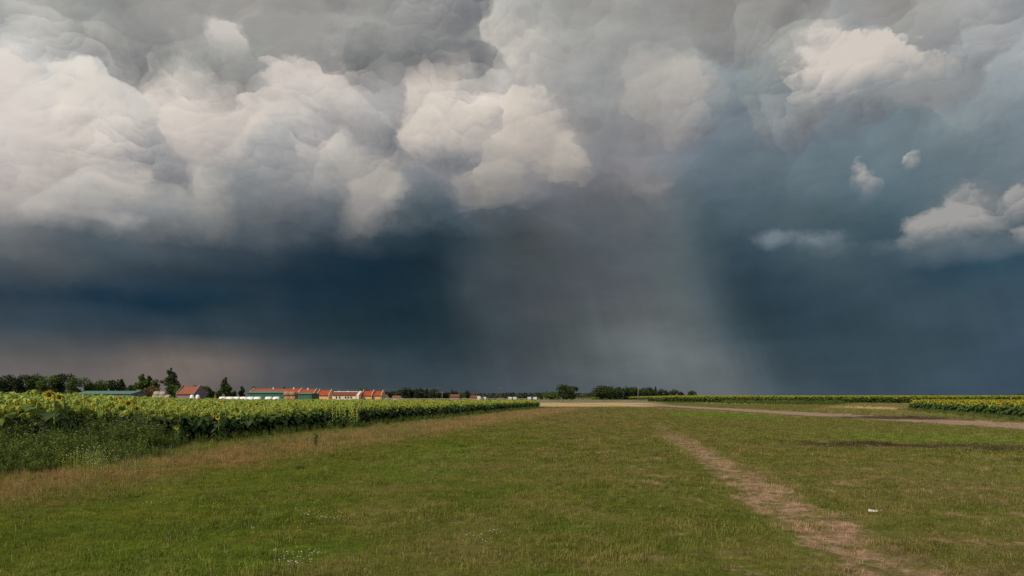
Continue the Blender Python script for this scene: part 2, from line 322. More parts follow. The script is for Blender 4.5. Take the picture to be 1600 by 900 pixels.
def tag(o, label=None, cat=None, group=None, kind=None):
    if label: o['label'] = label
    if cat: o['category'] = cat
    if group: o['group'] = group
    if kind: o['kind'] = kind
    return o
def empty(name, loc, rz=0.0):
    o = bpy.data.objects.new(name, None)
    o.location = loc; o.rotation_euler = (0, 0, rz); o.empty_display_size = 0.3
    COL.objects.link(o)
    return o
class MB:
    """collects faces for one mesh object"""
    def __init__(s):
        s.v = []; s.f = []; s.mi = []
    def add(s, verts, faces, mi=0):
        b = len(s.v)
        s.v += [tuple(v) for v in verts]
        s.f += [tuple(b + i for i in f) for f in faces]
        s.mi += [mi] * len(faces)
    def box(s, x0, y0, z0, x1, y1, z1, mi=0):
        v = [(x0, y0, z0), (x1, y0, z0), (x1, y1, z0), (x0, y1, z0), (x0, y0, z1), (x1, y0, z1), (x1, y1, z1), (x0, y1, z1)]
        s.add(v, [(0, 3, 2, 1), (4, 5, 6, 7), (0, 1, 5, 4), (1, 2, 6, 5), (2, 3, 7, 6), (3, 0, 4, 7)], mi)
    def tube(s, pts, rad, n=6, mi=0, cap=True):
        pts = [Vector(p) for p in pts]
        base = len(s.v)
        for i, p in enumerate(pts):
            d = (pts[min(i + 1, len(pts) - 1)] - pts[max(i - 1, 0)]).normalized()
            a = d.orthogonal().normalized() if i == 0 else (a - d * a.dot(d)).normalized()
            b = d.cross(a)
            r = rad[i] if isinstance(rad, (list, tuple)) else rad
            for k in range(n):
                t = 2 * math.pi * k / n
                s.v.append(tuple(p + (a * math.cos(t) + b * math.sin(t)) * r))
        for i in range(len(pts) - 1):
            for k in range(n):
                q = base + i * n
                s.f.append((q + k, q + (k + 1) % n, q + n + (k + 1) % n, q + n + k)); s.mi.append(mi)
        if cap:
            s.f.append(tuple(base + k for k in reversed(range(n)))); s.mi.append(mi)
            q = base + (len(pts) - 1) * n
            s.f.append(tuple(q + k for k in range(n))); s.mi.append(mi)
    def mesh(s, name, mats, smooth=False):
        me = bpy.data.meshes.new(name)
        me.from_pydata(s.v, [], s.f)
        for m_ in (mats if isinstance(mats, (list, tuple)) else [mats]):
            me.materials.append(m_)
        me.polygons.foreach_set('material_index', s.mi)
        if smooth:
            me.polygons.foreach_set('use_smooth', [True] * len(s.f))
        me.update()
        return me
    def build(s, name, mats, parent=None, smooth=False):
        return link(name, s.mesh(name, mats, smooth), parent)
def link(name, me, parent=None, loc=None):
    o = bpy.data.objects.new(name, me)
    COL.objects.link(o)
    if parent is not None: o.parent = parent
    if loc is not None: o.location = loc
    return o

def ground_at(px, py):
    d = F * CH / (py - HZ)
    return ((px - 800) / F * d, d)
def at(px, dist):
    return (px - 800) / F * dist
def z_at(py, dist):
    return CH - (py - HZ) / F * dist

def mat(name, col, rough=0.8, spec=0.2, var=0.0, scale=1.0, bump=0.0, coord='Object', trans=0.0, rand=0.0, metal=0.0):
    """diffuse-like surface with procedural mottling; rand varies it from thing to thing"""
    m = bpy.data.materials.new(name); m.use_nodes = True
    t = m.node_tree; t.nodes.clear(); N = NT(t)
    b = N.n('ShaderNodeBsdfPrincipled')
    tc = N.n('ShaderNodeTexCoord').outputs['Object'] if coord == 'Object' else N.n('ShaderNodeNewGeometry').outputs['Position']
    c = tuple(col) + (1.0,)
    if var or rand:
        v = None
        if var:
            no = N.noise(tc, scale, 5, 0.6)
            v = N.rng(no, 0.25, 0.75, 1 - var, 1 + var)
        if rand:
            r = N.rng(N.n('ShaderNodeObjectInfo').outputs['Random'], 0, 1, 1 - rand, 1 + rand)
            v = r if v is None else N.m('MULTIPLY', v, r)
        N.put(b, 'Base Color', N.mix(1.0, tuple(col), N.xyz(v, v, v), 'MULTIPLY'))
    else:
        b.inputs['Base Color'].default_value = c
    b.inputs['Roughness'].default_value = rough
    b.inputs['Specular IOR Level'].default_value = spec
    b.inputs['Metallic'].default_value = metal
    if bump:
        bp = N.n('ShaderNodeBump'); N.put(bp, 'Strength', bump); N.put(bp, 'Distance', 0.05)
        N.put(bp, 'Height', N.noise(tc, scale * 3, 4, 0.6))
        t.links.new(bp.outputs[0], b.inputs['Normal'])
    o = N.n('ShaderNodeOutputMaterial')
    if trans:
        tr = N.n('ShaderNodeBsdfTranslucent')
        src = b.inputs['Base Color']
        if src.is_linked: t.links.new(src.links[0].from_socket, tr.inputs[0])
        else: tr.inputs[0].default_value = c
        mx = N.n('ShaderNodeMixShader'); mx.inputs[0].default_value = trans
        t.links.new(b.outputs[0], mx.inputs[1]); t.links.new(tr.outputs[0], mx.inputs[2])
        t.links.new(mx.outputs[0], o.inputs[0])
    else:
        t.links.new(b.outputs[0], o.inputs[0])
    return m

# ------------------------------------------------------------------ layout in ground metres
def edge_x(y):                 # boundary of the left sunflower field
    return -16.7 + 0.222 * (y - 35.6)
def path_x(y):                 # worn foot path
    return 3.80 + 0.144 * y
def road_x(y):                 # dirt road on the right
    return 42.4 - 0.042 * y
FIELD_END = 136.0

# one colour recipe for the meadow, shared by the soil sheet and the blades that grow on it
def meadow_group():
    g = bpy.data.node_groups.new('meadow_colour', 'ShaderNodeTree')
    g.interface.new_socket('Position', in_out='INPUT', socket_type='NodeSocketVector')
    g.interface.new_socket('Colour', in_out='OUTPUT', socket_type='NodeSocketColor')
    g.interface.new_socket('Bare', in_out='OUTPUT', socket_type='NodeSocketFloat')
    N = NT(g)
    pos = N.n('NodeGroupInput').outputs[0]
    x, y, _ = N.sep(pos)[:3]
    p2 = N.xyz(x, y, 0.0)
    big = N.noise(p2, 0.10, 4, 0.55, dim='2D')
    mid = N.noise(N.vm('ADD', p2, (31, 7, 0)), 0.55, 5, 0.6, dim='2D')
    fine = N.noise(p2, 3.1, 4, 0.65, dim='2D')
    n_ = N.m('ADD', N.m('MULTIPLY', big, 0.5), N.m('MULTIPLY', mid, 0.5))
    green = N.mix(N.rng(mid, .3, .7), G_GREEN1, G_GREEN2)
    olive = N.mix(N.rng(fine, .3, .7), G_OLIVE1, G_OLIVE2)
    # drier to the right and with distance, lush at the lower left
    dry = N.m('ADD', N.rng(N.m('SUBTRACT', x, N.m('MULTIPLY', y, 0.02)), -5.0, 3.0, 0.0, 0.55), N.rng(n_, 0.36, 0.64, -0.35, 0.45), clamp=True)
    dry = N.m('MAXIMUM', dry, N.rng(y, 30.0, 80.0, 0.0, 0.75), clamp=True)
    c = N.mix(dry, green, olive)
    c = N.mix(N.m('MULTIPLY', N.rng(x, 9.0, 16.0, 0, 0.55, smooth=True), N.rng(big, .4, .6)), c, G_GREEN3)
    # russet dry-grass band beside the field
    off = N.m('SUBTRACT', x, N.m('MULTIPLY_ADD', y, 0.222, -16.7 - 0.222 * 35.6))
    offn = N.m('MULTIPLY_ADD', N.m('SUBTRACT', mid, 0.5), 7.0, off)
    band = N.m('MULTIPLY', N.rng(offn, 3.2, 5.8, 0, 1, smooth=True), N.rng(offn, 9.0, 12.0, 1, 0, smooth=True))
    band = N.m('MULTIPLY', band, N.rng(N.m('ADD', N.m('MULTIPLY', fine, .4), N.m('MULTIPLY', N.noise(N.vm('ADD', p2, (5, 50, 0)), .28, 5, .6, dim='2D'), .8)), 0.44, 0.78, 0.12, 1.0))
    band = N.m('MULTIPLY', band, N.rng(y, 12.0, 18.0, 0.1, 0.95))
    c = N.mix(band, c, G_RUST)
    # stubble strip beyond the meadow
    yy = N.m('MULTIPLY_ADD', N.m('SUBTRACT', mid, 0.5), 8.0, y)
    strip = N.m('MULTIPLY', N.rng(yy, 142, 150, 0, 1), N.rng(yy, 232, 236, 1, 0))
    strip = N.m('MULTIPLY', strip, N.m('MULTIPLY', N.rng(x, -4.0, 0.0, 0, 1), N.rng(N.m('SUBTRACT', x, N.m('MULTIPLY', y, 0.17)), 4.0, 12.0, 1, 0.0)))
    c = N.mix(strip, c, G_STRAW)
    def patch(c, px0, px1, py0, py1, colr, k=1.0, rag=0.8):
        (xa, ya), (xb, yb) = ground_at((px0 + px1) / 2, py1), ground_at((px0 + px1) / 2, py0)
        yc, ry = (ya + yb) / 2, abs(yb - ya) / 2
        xc = ((px0 + px1) / 2 - 800) / F * yc; rx = (px1 - px0) / 2 / F * yc
        q = N.vm('LENGTH', N.vm('DIVIDE', N.vm('SUBTRACT', p2, (xc, yc, 0)), (rx, ry, 1)))
        q = N.m('MULTIPLY_ADD', N.m('SUBTRACT', mid, 0.5), rag * 2.2, q)
        q = N.m('MULTIPLY_ADD', N.m('SUBTRACT', fine, 0.5), rag * 0.8, q)
        return N.mix(N.m('MULTIPLY', N.rng(q, 1.15, 0.65, 0, 1, smooth=True), k), c, colr)
    c = patch(c, 1060, 1200, 645, 654, G_LUSH)
    c = patch(c, 1290, 1640, 678, 693, G_LUSH, 0.6)
    c = patch(c, 1430, 1520, 646, 652, G_LUSH, 0.9)
    c = patch(c, 1230, 1340, 691, 699, G_MUD, 0.7, 1.2)
    c = patch(c, 1300, 1440, 690, 700, G_MUD, 0.95, 1.1)
    c = patch(c, 1450, 1620, 693, 705, G_MUD, 0.75, 1.5)
    c = patch(c, 600, 760, 695, 760, G_LUSH, 0.35)
    c = patch(c, 30, 520, 840, 925, G_LUSH, 0.30)
    c = patch(c, 1090, 1190, 628.4, 631.6, G_STRAW, 0.9)
    c = patch(c, 1325, 1405, 636, 641.5, G_STRAW, 0.9)
    # dirt road on the right
    dr = N.m('ABSOLUTE', N.m('SUBTRACT', x, N.m('MULTIPLY_ADD', y, -0.042, 42.4)))
    dr = N.m('MULTIPLY_ADD', N.m('SUBTRACT', mid, 0.5), 5.0, dr)
    rd = N.m('MULTIPLY', N.rng(dr, 4.6, 3.0, 0, 1, smooth=True), N.rng(y, 165, 205, 1, 0))
    c = N.mix(rd, c, N.mix(N.rng(fine, .3, .7), G_ROAD1, G_ROAD2))
    c = patch(c, 1300, 1500, 650, 656, G_MUD, 0.9, 1.0)
    # second faint wheel track between road and meadow
    d2 = N.m('ABSOLUTE', N.m('SUBTRACT', x, N.m('MULTIPLY_ADD', y, -0.10, 40.0)))
    d2 = N.m('MULTIPLY_ADD', N.m('SUBTRACT', mid, 0.5), 3.0, d2)
    c = N.mix(N.m('MULTIPLY', N.rng(d2, 1.6, 0.8, 0, 0.55, smooth=True), N.rng(y, 70, 85, 0, 1)), c, G_ROAD2)
    # worn foot path
    dp = N.m('ABSOLUTE', N.m('SUBTRACT', x, N.m('MULTIPLY_ADD', y, 0.144, 3.80)))
    wob = N.noise(N.vm('ADD', p2, (9, 3, 0)), 0.8, 5, 0.62, dim='2D')
    dp = N.m('MULTIPLY_ADD', N.m('SUBTRACT', wob, 0.5), 2.6, dp)
    dp = N.m('MULTIPLY_ADD', N.m('SUBTRACT', fine, 0.5), 1.0, dp)
    pw = N.m('MULTIPLY', N.rng(dp, 0.90, 0.25, 0, 1, smooth=True), N.rng(y, 26, 60, 1, 0.0))
    pw = N.m('MULTIPLY', pw, N.rng(N.noise(N.vm('ADD', p2, (77, 3, 0)), 1.7, 5, .7, dim='2D'), .40, .56, .10, 1.0))
    # thin, worn places scattered on the drier half
    thin = N.m('MULTIPLY', N.rng(wob, 0.60, 0.70, 0, 0.6, smooth=True), N.m('MULTIPLY', N.rng(x, 0.5, 3.0, 0, 1), N.rng(y, 30, 60, 1, 0.3)))
    bare = N.m('MAXIMUM', pw, thin)
    c = N.mix(bare, c, N.mix(N.rng(fine, .3, .7), G_DIRT1, G_DIRT2))
    o = N.n('NodeGroupOutput')
    g.links.new(c, o.inputs[0]); g.links.new(bare, o.inputs[1])
    return g
G_GREEN1 = (0.072, 0.104, 0.009); G_GREEN2 = (0.118, 0.138, 0.012); G_GREEN3 = (0.110, 0.140, 0.022)
G_OLIVE1 = (0.118, 0.105, 0.028); G_OLIVE2 = (0.200, 0.145, 0.062)
G_LUSH = (0.105, 0.165, 0.016); G_RUST = (0.260, 0.150, 0.060); G_STRAW = (0.50, 0.37, 0.19)
G_MUD = (0.050, 0.036, 0.022); G_ROAD1 = (0.40, 0.28, 0.205); G_ROAD2 = (0.26, 0.175, 0.115)
G_DIRT1 = (0.42, 0.27, 0.175); G_DIRT2 = (0.29, 0.175, 0.115)
MG = meadow_group()

def ground_material():
    m = bpy.data.materials.new('meadow_soil'); m.use_nodes = True
    t = m.node_tree; t.nodes.clear(); N = NT(t)
    pos = N.n('ShaderNodeNewGeometry').outputs['Position']
    g = N.n('ShaderNodeGroup'); g.node_tree = MG; N.put(g, 0, pos)
    n1 = N.noise(pos, 9.0, 6, 0.7, dim='2D')
    x, y, _ = N.sep(pos)[:3]
    n2 = N.noise(pos, 1.3, 6, 0.7, dim='2D')
    v = N.rng(n1, 0.3, 0.7, 0.62, 1.20)
    v = N.m('MULTIPLY', v, N.rng(n2, 0.3, 0.7, 0.80, 1.15))
    b = N.n('ShaderNodeBsdfPrincipled')
    N.put(b, 'Base Color', N.mix(1.0, g.outputs[0], N.xyz(v, v, v), 'MULTIPLY'))
    b.inputs['Roughness'].default_value = 0.95; b.inputs['Specular IOR Level'].default_value = 0.05
    bp = N.n('ShaderNodeBump'); N.put(bp, 'Strength', 0.6); N.put(bp, 'Distance', 0.06)
    N.put(bp, 'Height', N.m('ADD', n1, n2)); t.links.new(bp.outputs[0], b.inputs['Normal'])
    o = N.n('ShaderNodeOutputMaterial'); t.links.new(b.outputs[0], o.inputs[0])
    return m
M_SOIL = ground_material()
# one sheet reaching the horizon: a fine part near the camera, coarse beyond
gb = MB()
ring = [0, 60, 160, 400, 1200, 4000, 9000]
gv, gf = [], []
_n = 96
for i, r in enumerate(ring[1:]):
    for k in range(_n):
        a = 2 * math.pi * k / _n
        gv.append((r * math.sin(a), r * math.cos(a), 0.0))
gf.append(tuple(reversed(range(_n))))
for i in range(len(ring) - 2):
    for k in range(_n):
        a, b = i * _n + k, i * _n + (k + 1) % _n
        gf.append((a, b, b + _n, a + _n)[::-1])
gb.add(gv, gf)
tag(gb.build('ground', M_SOIL), kind='structure')

# ------------------------------------------------------------------ scattering ("stuff" only)
def scatter_group():
    g = bpy.data.node_groups.new('scatter', 'GeometryNodeTree')
    g.interface.new_socket('Geometry', in_out='INPUT', socket_type='NodeSocketGeometry')
    g.interface.new_socket('Source', in_out='INPUT', socket_type='NodeSocketCollection')
    g.interface.new_socket('Geometry', in_out='OUTPUT', socket_type='NodeSocketGeometry')
    nd = g.nodes; L = g.links
    gi = nd.new('NodeGroupInput'); go = nd.new('NodeGroupOutput')
    ci = nd.new('GeometryNodeCollectionInfo'); ci.inputs['Separate Children'].default_value = True; ci.inputs['Reset Children'].default_value = True
    ip = nd.new('GeometryNodeInstanceOnPoints'); ip.inputs['Pick Instance'].default_value = True
    def attr(name, ty):
        a = nd.new('GeometryNodeInputNamedAttribute'); a.data_type = ty; a.inputs[0].default_value = name
        return next(o for o in a.outputs if o.enabled)
    e2r = nd.new('FunctionNodeEulerToRotation')
    L.new(attr('rot', 'FLOAT_VECTOR'), e2r.inputs[0])
    L.new(gi.outputs[0], ip.inputs['Points']); L.new(gi.outputs[1], ci.inputs[0]); L.new(ci.outputs[0], ip.inputs['Instance'])
    L.new(attr('idx', 'INT'), ip.inputs['Instance Index']); L.new(e2r.outputs[0], ip.inputs['Rotation'])
    L.new(attr('scl', 'FLOAT_VECTOR'), ip.inputs['Scale']); L.new(ip.outputs[0], go.inputs[0])
    return g
SG = scatter_group()
def source(name, meshes):
    c = bpy.data.collections.new(name)
    for i, me in enumerate(meshes):
        c.objects.link(bpy.data.objects.new('%s_%02d' % (name, i), me))
    return c
def scatter(name, src, pts, scl, rot, idx, label, cat):
    n = len(pts)
    me = bpy.data.meshes.new(name); me.vertices.add(n)
    me.vertices.foreach_set('co', np.asarray(pts, 'f').ravel())
    a = me.attributes.new('scl', 'FLOAT_VECTOR', 'POINT'); a.data.foreach_set('vector', np.asarray(scl, 'f').ravel())
    a = me.attributes.new('rot', 'FLOAT_VECTOR', 'POINT'); a.data.foreach_set('vector', np.asarray(rot, 'f').ravel())
    a = me.attributes.new('idx', 'INT', 'POINT'); a.data.foreach_set('value', np.asarray(idx, 'i'))
    o = link(name, me)
    md = o.modifiers.new('scatter', 'NODES'); md.node_group = SG
    md[[s for s in SG.interface.items_tree if s.name == 'Source'][0].identifier] = src
    tag(o, label, cat, kind='stuff')
    return o

def vnoise(x, y, s, seed=0):
    """smooth value noise in numpy, 0..1"""
    x = np.asarray(x) * s + 1000.0 + seed * 17.3; y = np.asarray(y) * s + 1000.0 + seed * 5.1
    xi, yi = np.floor(x).astype(np.int64), np.floor(y).astype(np.int64)
    fx, fy = x - xi, y - yi
    fx, fy = fx * fx * (3 - 2 * fx), fy * fy * (3 - 2 * fy)
    def h(a, b):
        q = (a * 374761393 + b * 668265263 + seed * 974711) & 0x7fffffff
        q = ((q ^ (q >> 13)) * 1274126177) & 0x7fffffff
        return (q ^ (q >> 16)) % 10007 / 10007.0
    return (h(xi, yi) * (1 - fx) + h(xi + 1, yi) * fx) * (1 - fy) + (h(xi, yi + 1) * (1 - fx) + h(xi + 1, yi + 1) * fx) * fy

def blade_material(name, tint, mul=1.0, trans=0.35, own=None, keep=0.0):
    m = bpy.data.materials.new(name); m.use_nodes = True
    t = m.node_tree; t.nodes.clear(); N = NT(t)
    pos = N.n('ShaderNodeNewGeometry').outputs['Position']
    g = N.n('ShaderNodeGroup'); g.node_tree = MG; N.put(g, 0, pos)
    r = N.n('ShaderNodeObjectInfo').outputs['Random']
    v = N.rng(r, 0, 1, 0.50 * mul, 1.75 * mul)
    c = N.mix(1.0, g.outputs[0], N.xyz(v, v, N.m('MULTIPLY', v, 0.95)), 'MULTIPLY')
    c = N.mix(keep, c, tint)
    b = N.n('ShaderNodeBsdfDiffuse'); N.put(b, 0, c)
    tr = N.n('ShaderNodeBsdfTranslucent'); N.put(tr, 0, c)
    mx = N.n('ShaderNodeMixShader'); mx.inputs[0].default_value = trans
    t.links.new(b.outputs[0], mx.inputs[1]); t.links.new(tr.outputs[0], mx.inputs[2])
    o = N.n('ShaderNodeOutputMaterial'); t.links.new(mx.outputs[0], o.inputs[0])
    return m
M_BLADE = blade_material('grass_blade', (0, 0, 0), 1.25, 0.35)
M_STRAWB = blade_material('straw_blade', (0.48, 0.37, 0.21), 1.2, 0.2, keep=0.45)

def tuft(r, nb, h, w, straw=0.12, lean=0.5, seed=0):
    q = random.Random(seed); mb = MB()
    for _ in range(nb):
        a = q.uniform(0, 6.283); d = r * math.sqrt(q.random())
        x, y = d * math.cos(a), d * math.sin(a)
        hh = h * q.uniform(.45, 1.15); l = hh * lean * q.uniform(.2, 1.3)
        b = q.uniform(0, 6.283); dx, dy = math.cos(b), math.sin(b); sx, sy = -dy * w / 2, dx * w / 2
        if q.random() < .5: sx, sy = q.uniform(-1, 1) * w / 2, q.uniform(-1, 1) * w / 2
        v = [(x - sx, y - sy, -.01), (x + sx, y + sy, -.01),
             (x + dx * l * .35 + sx * .8, y + dy * l * .35 + sy * .8, hh * .6), (x + dx * l * .35 - sx * .8, y + dy * l * .35 - sy * .8, hh * .6),
             (x + dx * l, y + dy * l, hh * (1 - .25 * lean))]
        mb.add(v, [(0, 1, 2, 3), (3, 2, 4)], 1 if q.random() < straw else 0)
    return mb

def frustum_pts(n, y0, y1, half=0.83):
    y = np.sqrt(rng.uniform(y0 * y0, y1 * y1, n)); x = rng.uniform(-half, half, n) * y
    return x, y

# grass: short turf tufts close by, coarser tussocks farther off, taller russet grass along the field
def bare_mask(x, y):
    w = vnoise(x, y, .8, 3) - .5 + (vnoise(x, y, 2.2, 4) - .5) * .5
    d = np.abs(x - path_x(y)) + w * 1.2
    path = (d < 0.50) & (y < 45)
    road = np.abs(x - road_x(y)) + (vnoise(x, y, .5, 9) - .5) * 2.5 < 3.9
    return path | road
TUFTS = [tuft(.11, 22, .055, .005, .10, .8, i).mesh('turf', [M_BLADE, M_STRAWB]) for i in range(5)]
TUFTS += [tuft(.10, 16, .105, .0045, .25, .6, 20 + i).mesh('turf_tall', [M_BLADE, M_STRAWB]) for i in range(3)]
TUFTS += [tuft(.34, 34, .09, .012, .12, .7, 40 + i).mesh('turf_wide', [M_BLADE, M_STRAWB]) for i in range(4)]
TUFTS += [tuft(.16, 26, .34, .006, .45, .35, 60 + i).mesh('hay', [M_BLADE, M_STRAWB]) for i in range(4)]
gx, gy, gi_, gs = [], [], [], []
def add_pts(x, y, idx, s):
    gx.append(x); gy.append(y); gi_.append(idx); gs.append(s)
def clump(x, y): return 0.65 + 0.7 * vnoise(x, y, .9, 1) * (0.6 + 0.8 * vnoise(x, y, 4.0, 2))
x, y = frustum_pts(30000, 6.5, 26)
k = ~bare_mask(x, y) | (rng.random(len(x)) < .32); k &= x > edge_x(y) - 1
x, y = x[k], y[k]
tall = (rng.random(len(x)) < .34 * vnoise(x, y, .5, 6) * 1.6)
add_pts(x, y, np.where(tall, rng.integers(5, 8, len(x)), rng.integers(0, 5, len(x))), clump(x, y) * rng.uniform(.7, 1.4, len(x)))
x, y = frustum_pts(42000, 24, 62)
k = ~bare_mask(x, y) | (rng.random(len(x)) < .15); k &= x > edge_x(y) - 1; x, y = x[k], y[k]
add_pts(x, y, np.where(rng.random(len(x)) < .35, rng.integers(5, 8, len(x)), rng.integers(8, 12, len(x))), clump(x, y) * rng.uniform(.6, 1.2, len(x)))
x, y = frustum_pts(36000, 60, 150)
k = ~bare_mask(x, y) & (x > edge_x(y) - 1); x, y = x[k], y[k]
add_pts(x, y, rng.integers(8, 12, len(x)), clump(x, y) * rng.uniform(.8, 1.7, len(x)))
# scattered taller tussocks and dead stalks
x, y = frustum_pts(2600, 6.5, 45)
k = ~bare_mask(x, y) & (x > edge_x(y) + 3) & (vnoise(x, y, .35, 12) > .35); x, y = x[k], y[k]
add_pts(x, y, rng.integers(12, 16, len(x)), rng.uniform(.18, .42, len(x)))
# russet hay beside the field
n = 30000
y = rng.uniform(12, 120, n) ** 1.0; off = rng.uniform(0.5, 11.5, n); x = edge_x(y) + off
k = (np.abs(x / y) < .85) & (rng.random(n) < np.clip(1.2 - np.abs(off - 7) / 4.5, .08, 1) * (vnoise(x, y, .4, 5) > .25)); x, y = x[k], y[k]
add_pts(x, y, rng.integers(12, 16, len(x)), rng.uniform(.35, .85, len(x)) * np.clip(.6 + (y / 60), .7, 1.2))
# rank green verge on both sides of the dirt road and before the right field
n = 9000
y = rng.uniform(55, 230, n); x = 0.55 * y + rng.uniform(-12, 22, n)
k = (np.abs(x - road_x(y)) > 3.6) & (x > road_x(y) + 4.6) & (np.abs(x / y) < .85); x, y = x[k], y[k]
add_pts(x, y, rng.integers(12, 16, len(x)), rng.uniform(.7, 1.5, len(x)))
gx = np.concatenate(gx); gy = np.concatenate(gy); gi_ = np.concatenate(gi_); gs = np.concatenate(gs)
nz = np.zeros(len(gx))
rot = np.stack([rng.normal(0, .10, len(gx)), rng.normal(0, .10, len(gx)), rng.uniform(0, 6.283, len(gx))], 1)
scatter('grass', source('grass_tuft', TUFTS), np.stack([gx, gy, nz], 1),
        np.stack([gs, gs, gs * rng.uniform(.8, 1.25, len(gs))], 1), rot, gi_,
        'short green and olive meadow grass with dry stalks over the whole foreground', 'grass')

# ------------------------------------------------------------------ sunflowers
M_LEAF = mat('sunflower_leaf', (0.048, 0.084, 0.016), .55, .35, trans=.25, rand=.35, var=.2, scale=9)
M_LEAFY = mat('young_leaf', (0.16, 0.22, 0.03), .55, .3, trans=.30, rand=.35)
M_STEM = mat('sunflower_stem', (0.22, 0.30, 0.06), .7, .2, rand=.2)
M_BRACT = mat('bract', (0.27, 0.33, 0.045), .6, .25, trans=.2, rand=.3)
M_PETAL = mat('petal', (0.74, 0.56, 0.035), .6, .2, trans=.3, rand=.15)
M_WILT = mat('petal_faded', (0.50, 0.45, 0.04), .6, .2, trans=.3, rand=.2)
M_SEED = mat('seed_disc', (0.13, 0.065, 0.02), .9, .1, var=.4, scale=60)

def leaf_add(mb, base, az, L, droop, mi):
    """heart-shaped leaf on a stalk, folded along its rib and drooping at the tip"""
    ca, sa = math.cos(az), math.sin(az)
    def P(r, s, z): return (base[0] + ca * r - sa * s, base[1] + sa * r + ca * s, base[2] + z)
    st = L * .45
    z0 = L * .22
    mb.add([P(0, -.007, 0), P(0, .007, 0), P(st, .005, z0), P(st, -.005, z0)], [(0, 1, 2, 3)], mi)
    prof = [(-.08, .16), (.10, .40), (.38, .46), (.70, .26), (1.0, 0.0)]
    rib, lf, rt = [], [], []
    for t, w in prof:
        r = st + t * L * .9; z = z0 - droop * L * (max(t, 0) ** 1.5) * .9
        rib.append(P(r, 0, z)); up = w * L * .28
        lf.append(P(r, w * L, z + up * (1 - t))); rt.append(P(r, -w * L, z + up * (1 - t)))
    v = rib + lf[:4] + rt[:4]
    f = []
    for i in range(3):
        f.append((i, i + 1, 5 + i + 1, 5 + i)); f.append((i + 1, i, 9 + i, 9 + i + 1))
    f.append((3, 4, 8)); f.append((4, 3, 12))
    mb.add(v, f, mi)

def foliage_mb(q, H, n=13, top=True):
    mb = MB()
    for i in range(n):
        t = (i + .5) / n
        z = H * (.14 + .74 * t)
        L = .30 * math.sin(math.pi * min(.25 + t * .62, 1)) * q.uniform(.8, 1.25)
        leaf_add(mb, (0, 0, z), i * 2.4 + q.uniform(-.4, .4), L, q.uniform(.35, 1.0), 1 if (t > .68 and q.random() < .75) else 0)
    return mb
def stem_mb(H, bend):
    mb = MB(); pts = []
    for i in range(6):
        pts.append((0, 0, H * .96 * i / 5))
    if bend > .3:
        pts += [(.03, 0, H * 1.0), (.09, 0, H * 1.015), (.15, 0, H * .985)]
    else:
        pts += [(.02, 0, H * .99)]
    mb.tube(pts, [.016] * 5 + [.013] + [.011] * (len(pts) - 6), 5)
    return mb, pts[-1]
def head_parts(bend, R=.105, wilt=False):
    """head at the origin facing +X, pitched down by bend radians: back+bracts, petals, disc"""
    rot_ = Matrix.Rotation(bend, 3, 'Y')
    def T(p): return tuple(rot_ @ Vector(p))
    back = MB(); n = 12
    v = [T((-.05, 0, 0))]
    for (x, r) in ((-.035, .5), (.0, 1.0)):
        v += [T((x, r * R * math.cos(2 * math.pi * k / n), r * R * math.sin(2 * math.pi * k / n))) for k in range(n)]
    f = [(0, 1 + (k + 1) % n, 1 + k) for k in range(n)] + [(1 + k, 1 + (k + 1) % n, 1 + n + (k + 1) % n, 1 + n + k) for k in range(n)]
    back.add(v, f)
    for k in range(14):
        a = 2 * math.pi * k / 14; w = .20
        back.add([T((-.006, R * .9 * math.cos(a - w), R * .9 * math.sin(a - w))), T((-.006, R * .9 * math.cos(a + w), R * .9 * math.sin(a + w))),
                  T((-.03 + .02 * (k % 3), R * 1.42 * math.cos(a), R * 1.42 * math.sin(a)))], [(0, 1, 2)])
    pet = MB(); m = 17
    for j in range(2):
        for k in range(m):
            a = 2 * math.pi * (k + .5 * j) / m; w = .15; x = .004 + .006 * j
            L = R * (1.7 if not wilt else 1.3) * (1 + .1 * math.sin(k * 5.3))
            tx = (.035 if not wilt else .06) * (1 + math.sin(k * 3.1) * .6)
            mid = (R + L) / 2
            pet.add([T((x, R * .88 * math.cos(a - w), R * .88 * math.sin(a - w))), T((x, R * .88 * math.cos(a + w), R * .88 * math.sin(a + w))),
                     T((x + tx * .4, mid * math.cos(a + w * .7), mid * math.sin(a + w * .7))), T((x + tx, L * math.cos(a), L * math.sin(a))),
                     T((x + tx * .4, mid * math.cos(a - w * .7), mid * math.sin(a - w * .7)))], [(0, 1, 2, 3, 4)])
    disc = MB()
    v = [T((.024, 0, 0))]
    for (x, r) in ((.020, .5), (.006, .93)):
        v += [T((x, r * R * math.cos(2 * math.pi * k / n), r * R * math.sin(2 * math.pi * k / n))) for k in range(n)]
    f = [(0, 1 + k, 1 + (k + 1) % n) for k in range(n)] + [(1 + (k + 1) % n, 1 + k, 1 + n + k, 1 + n + (k + 1) % n) for k in range(n)]
    disc.add(v, f)
    return back, pet, disc

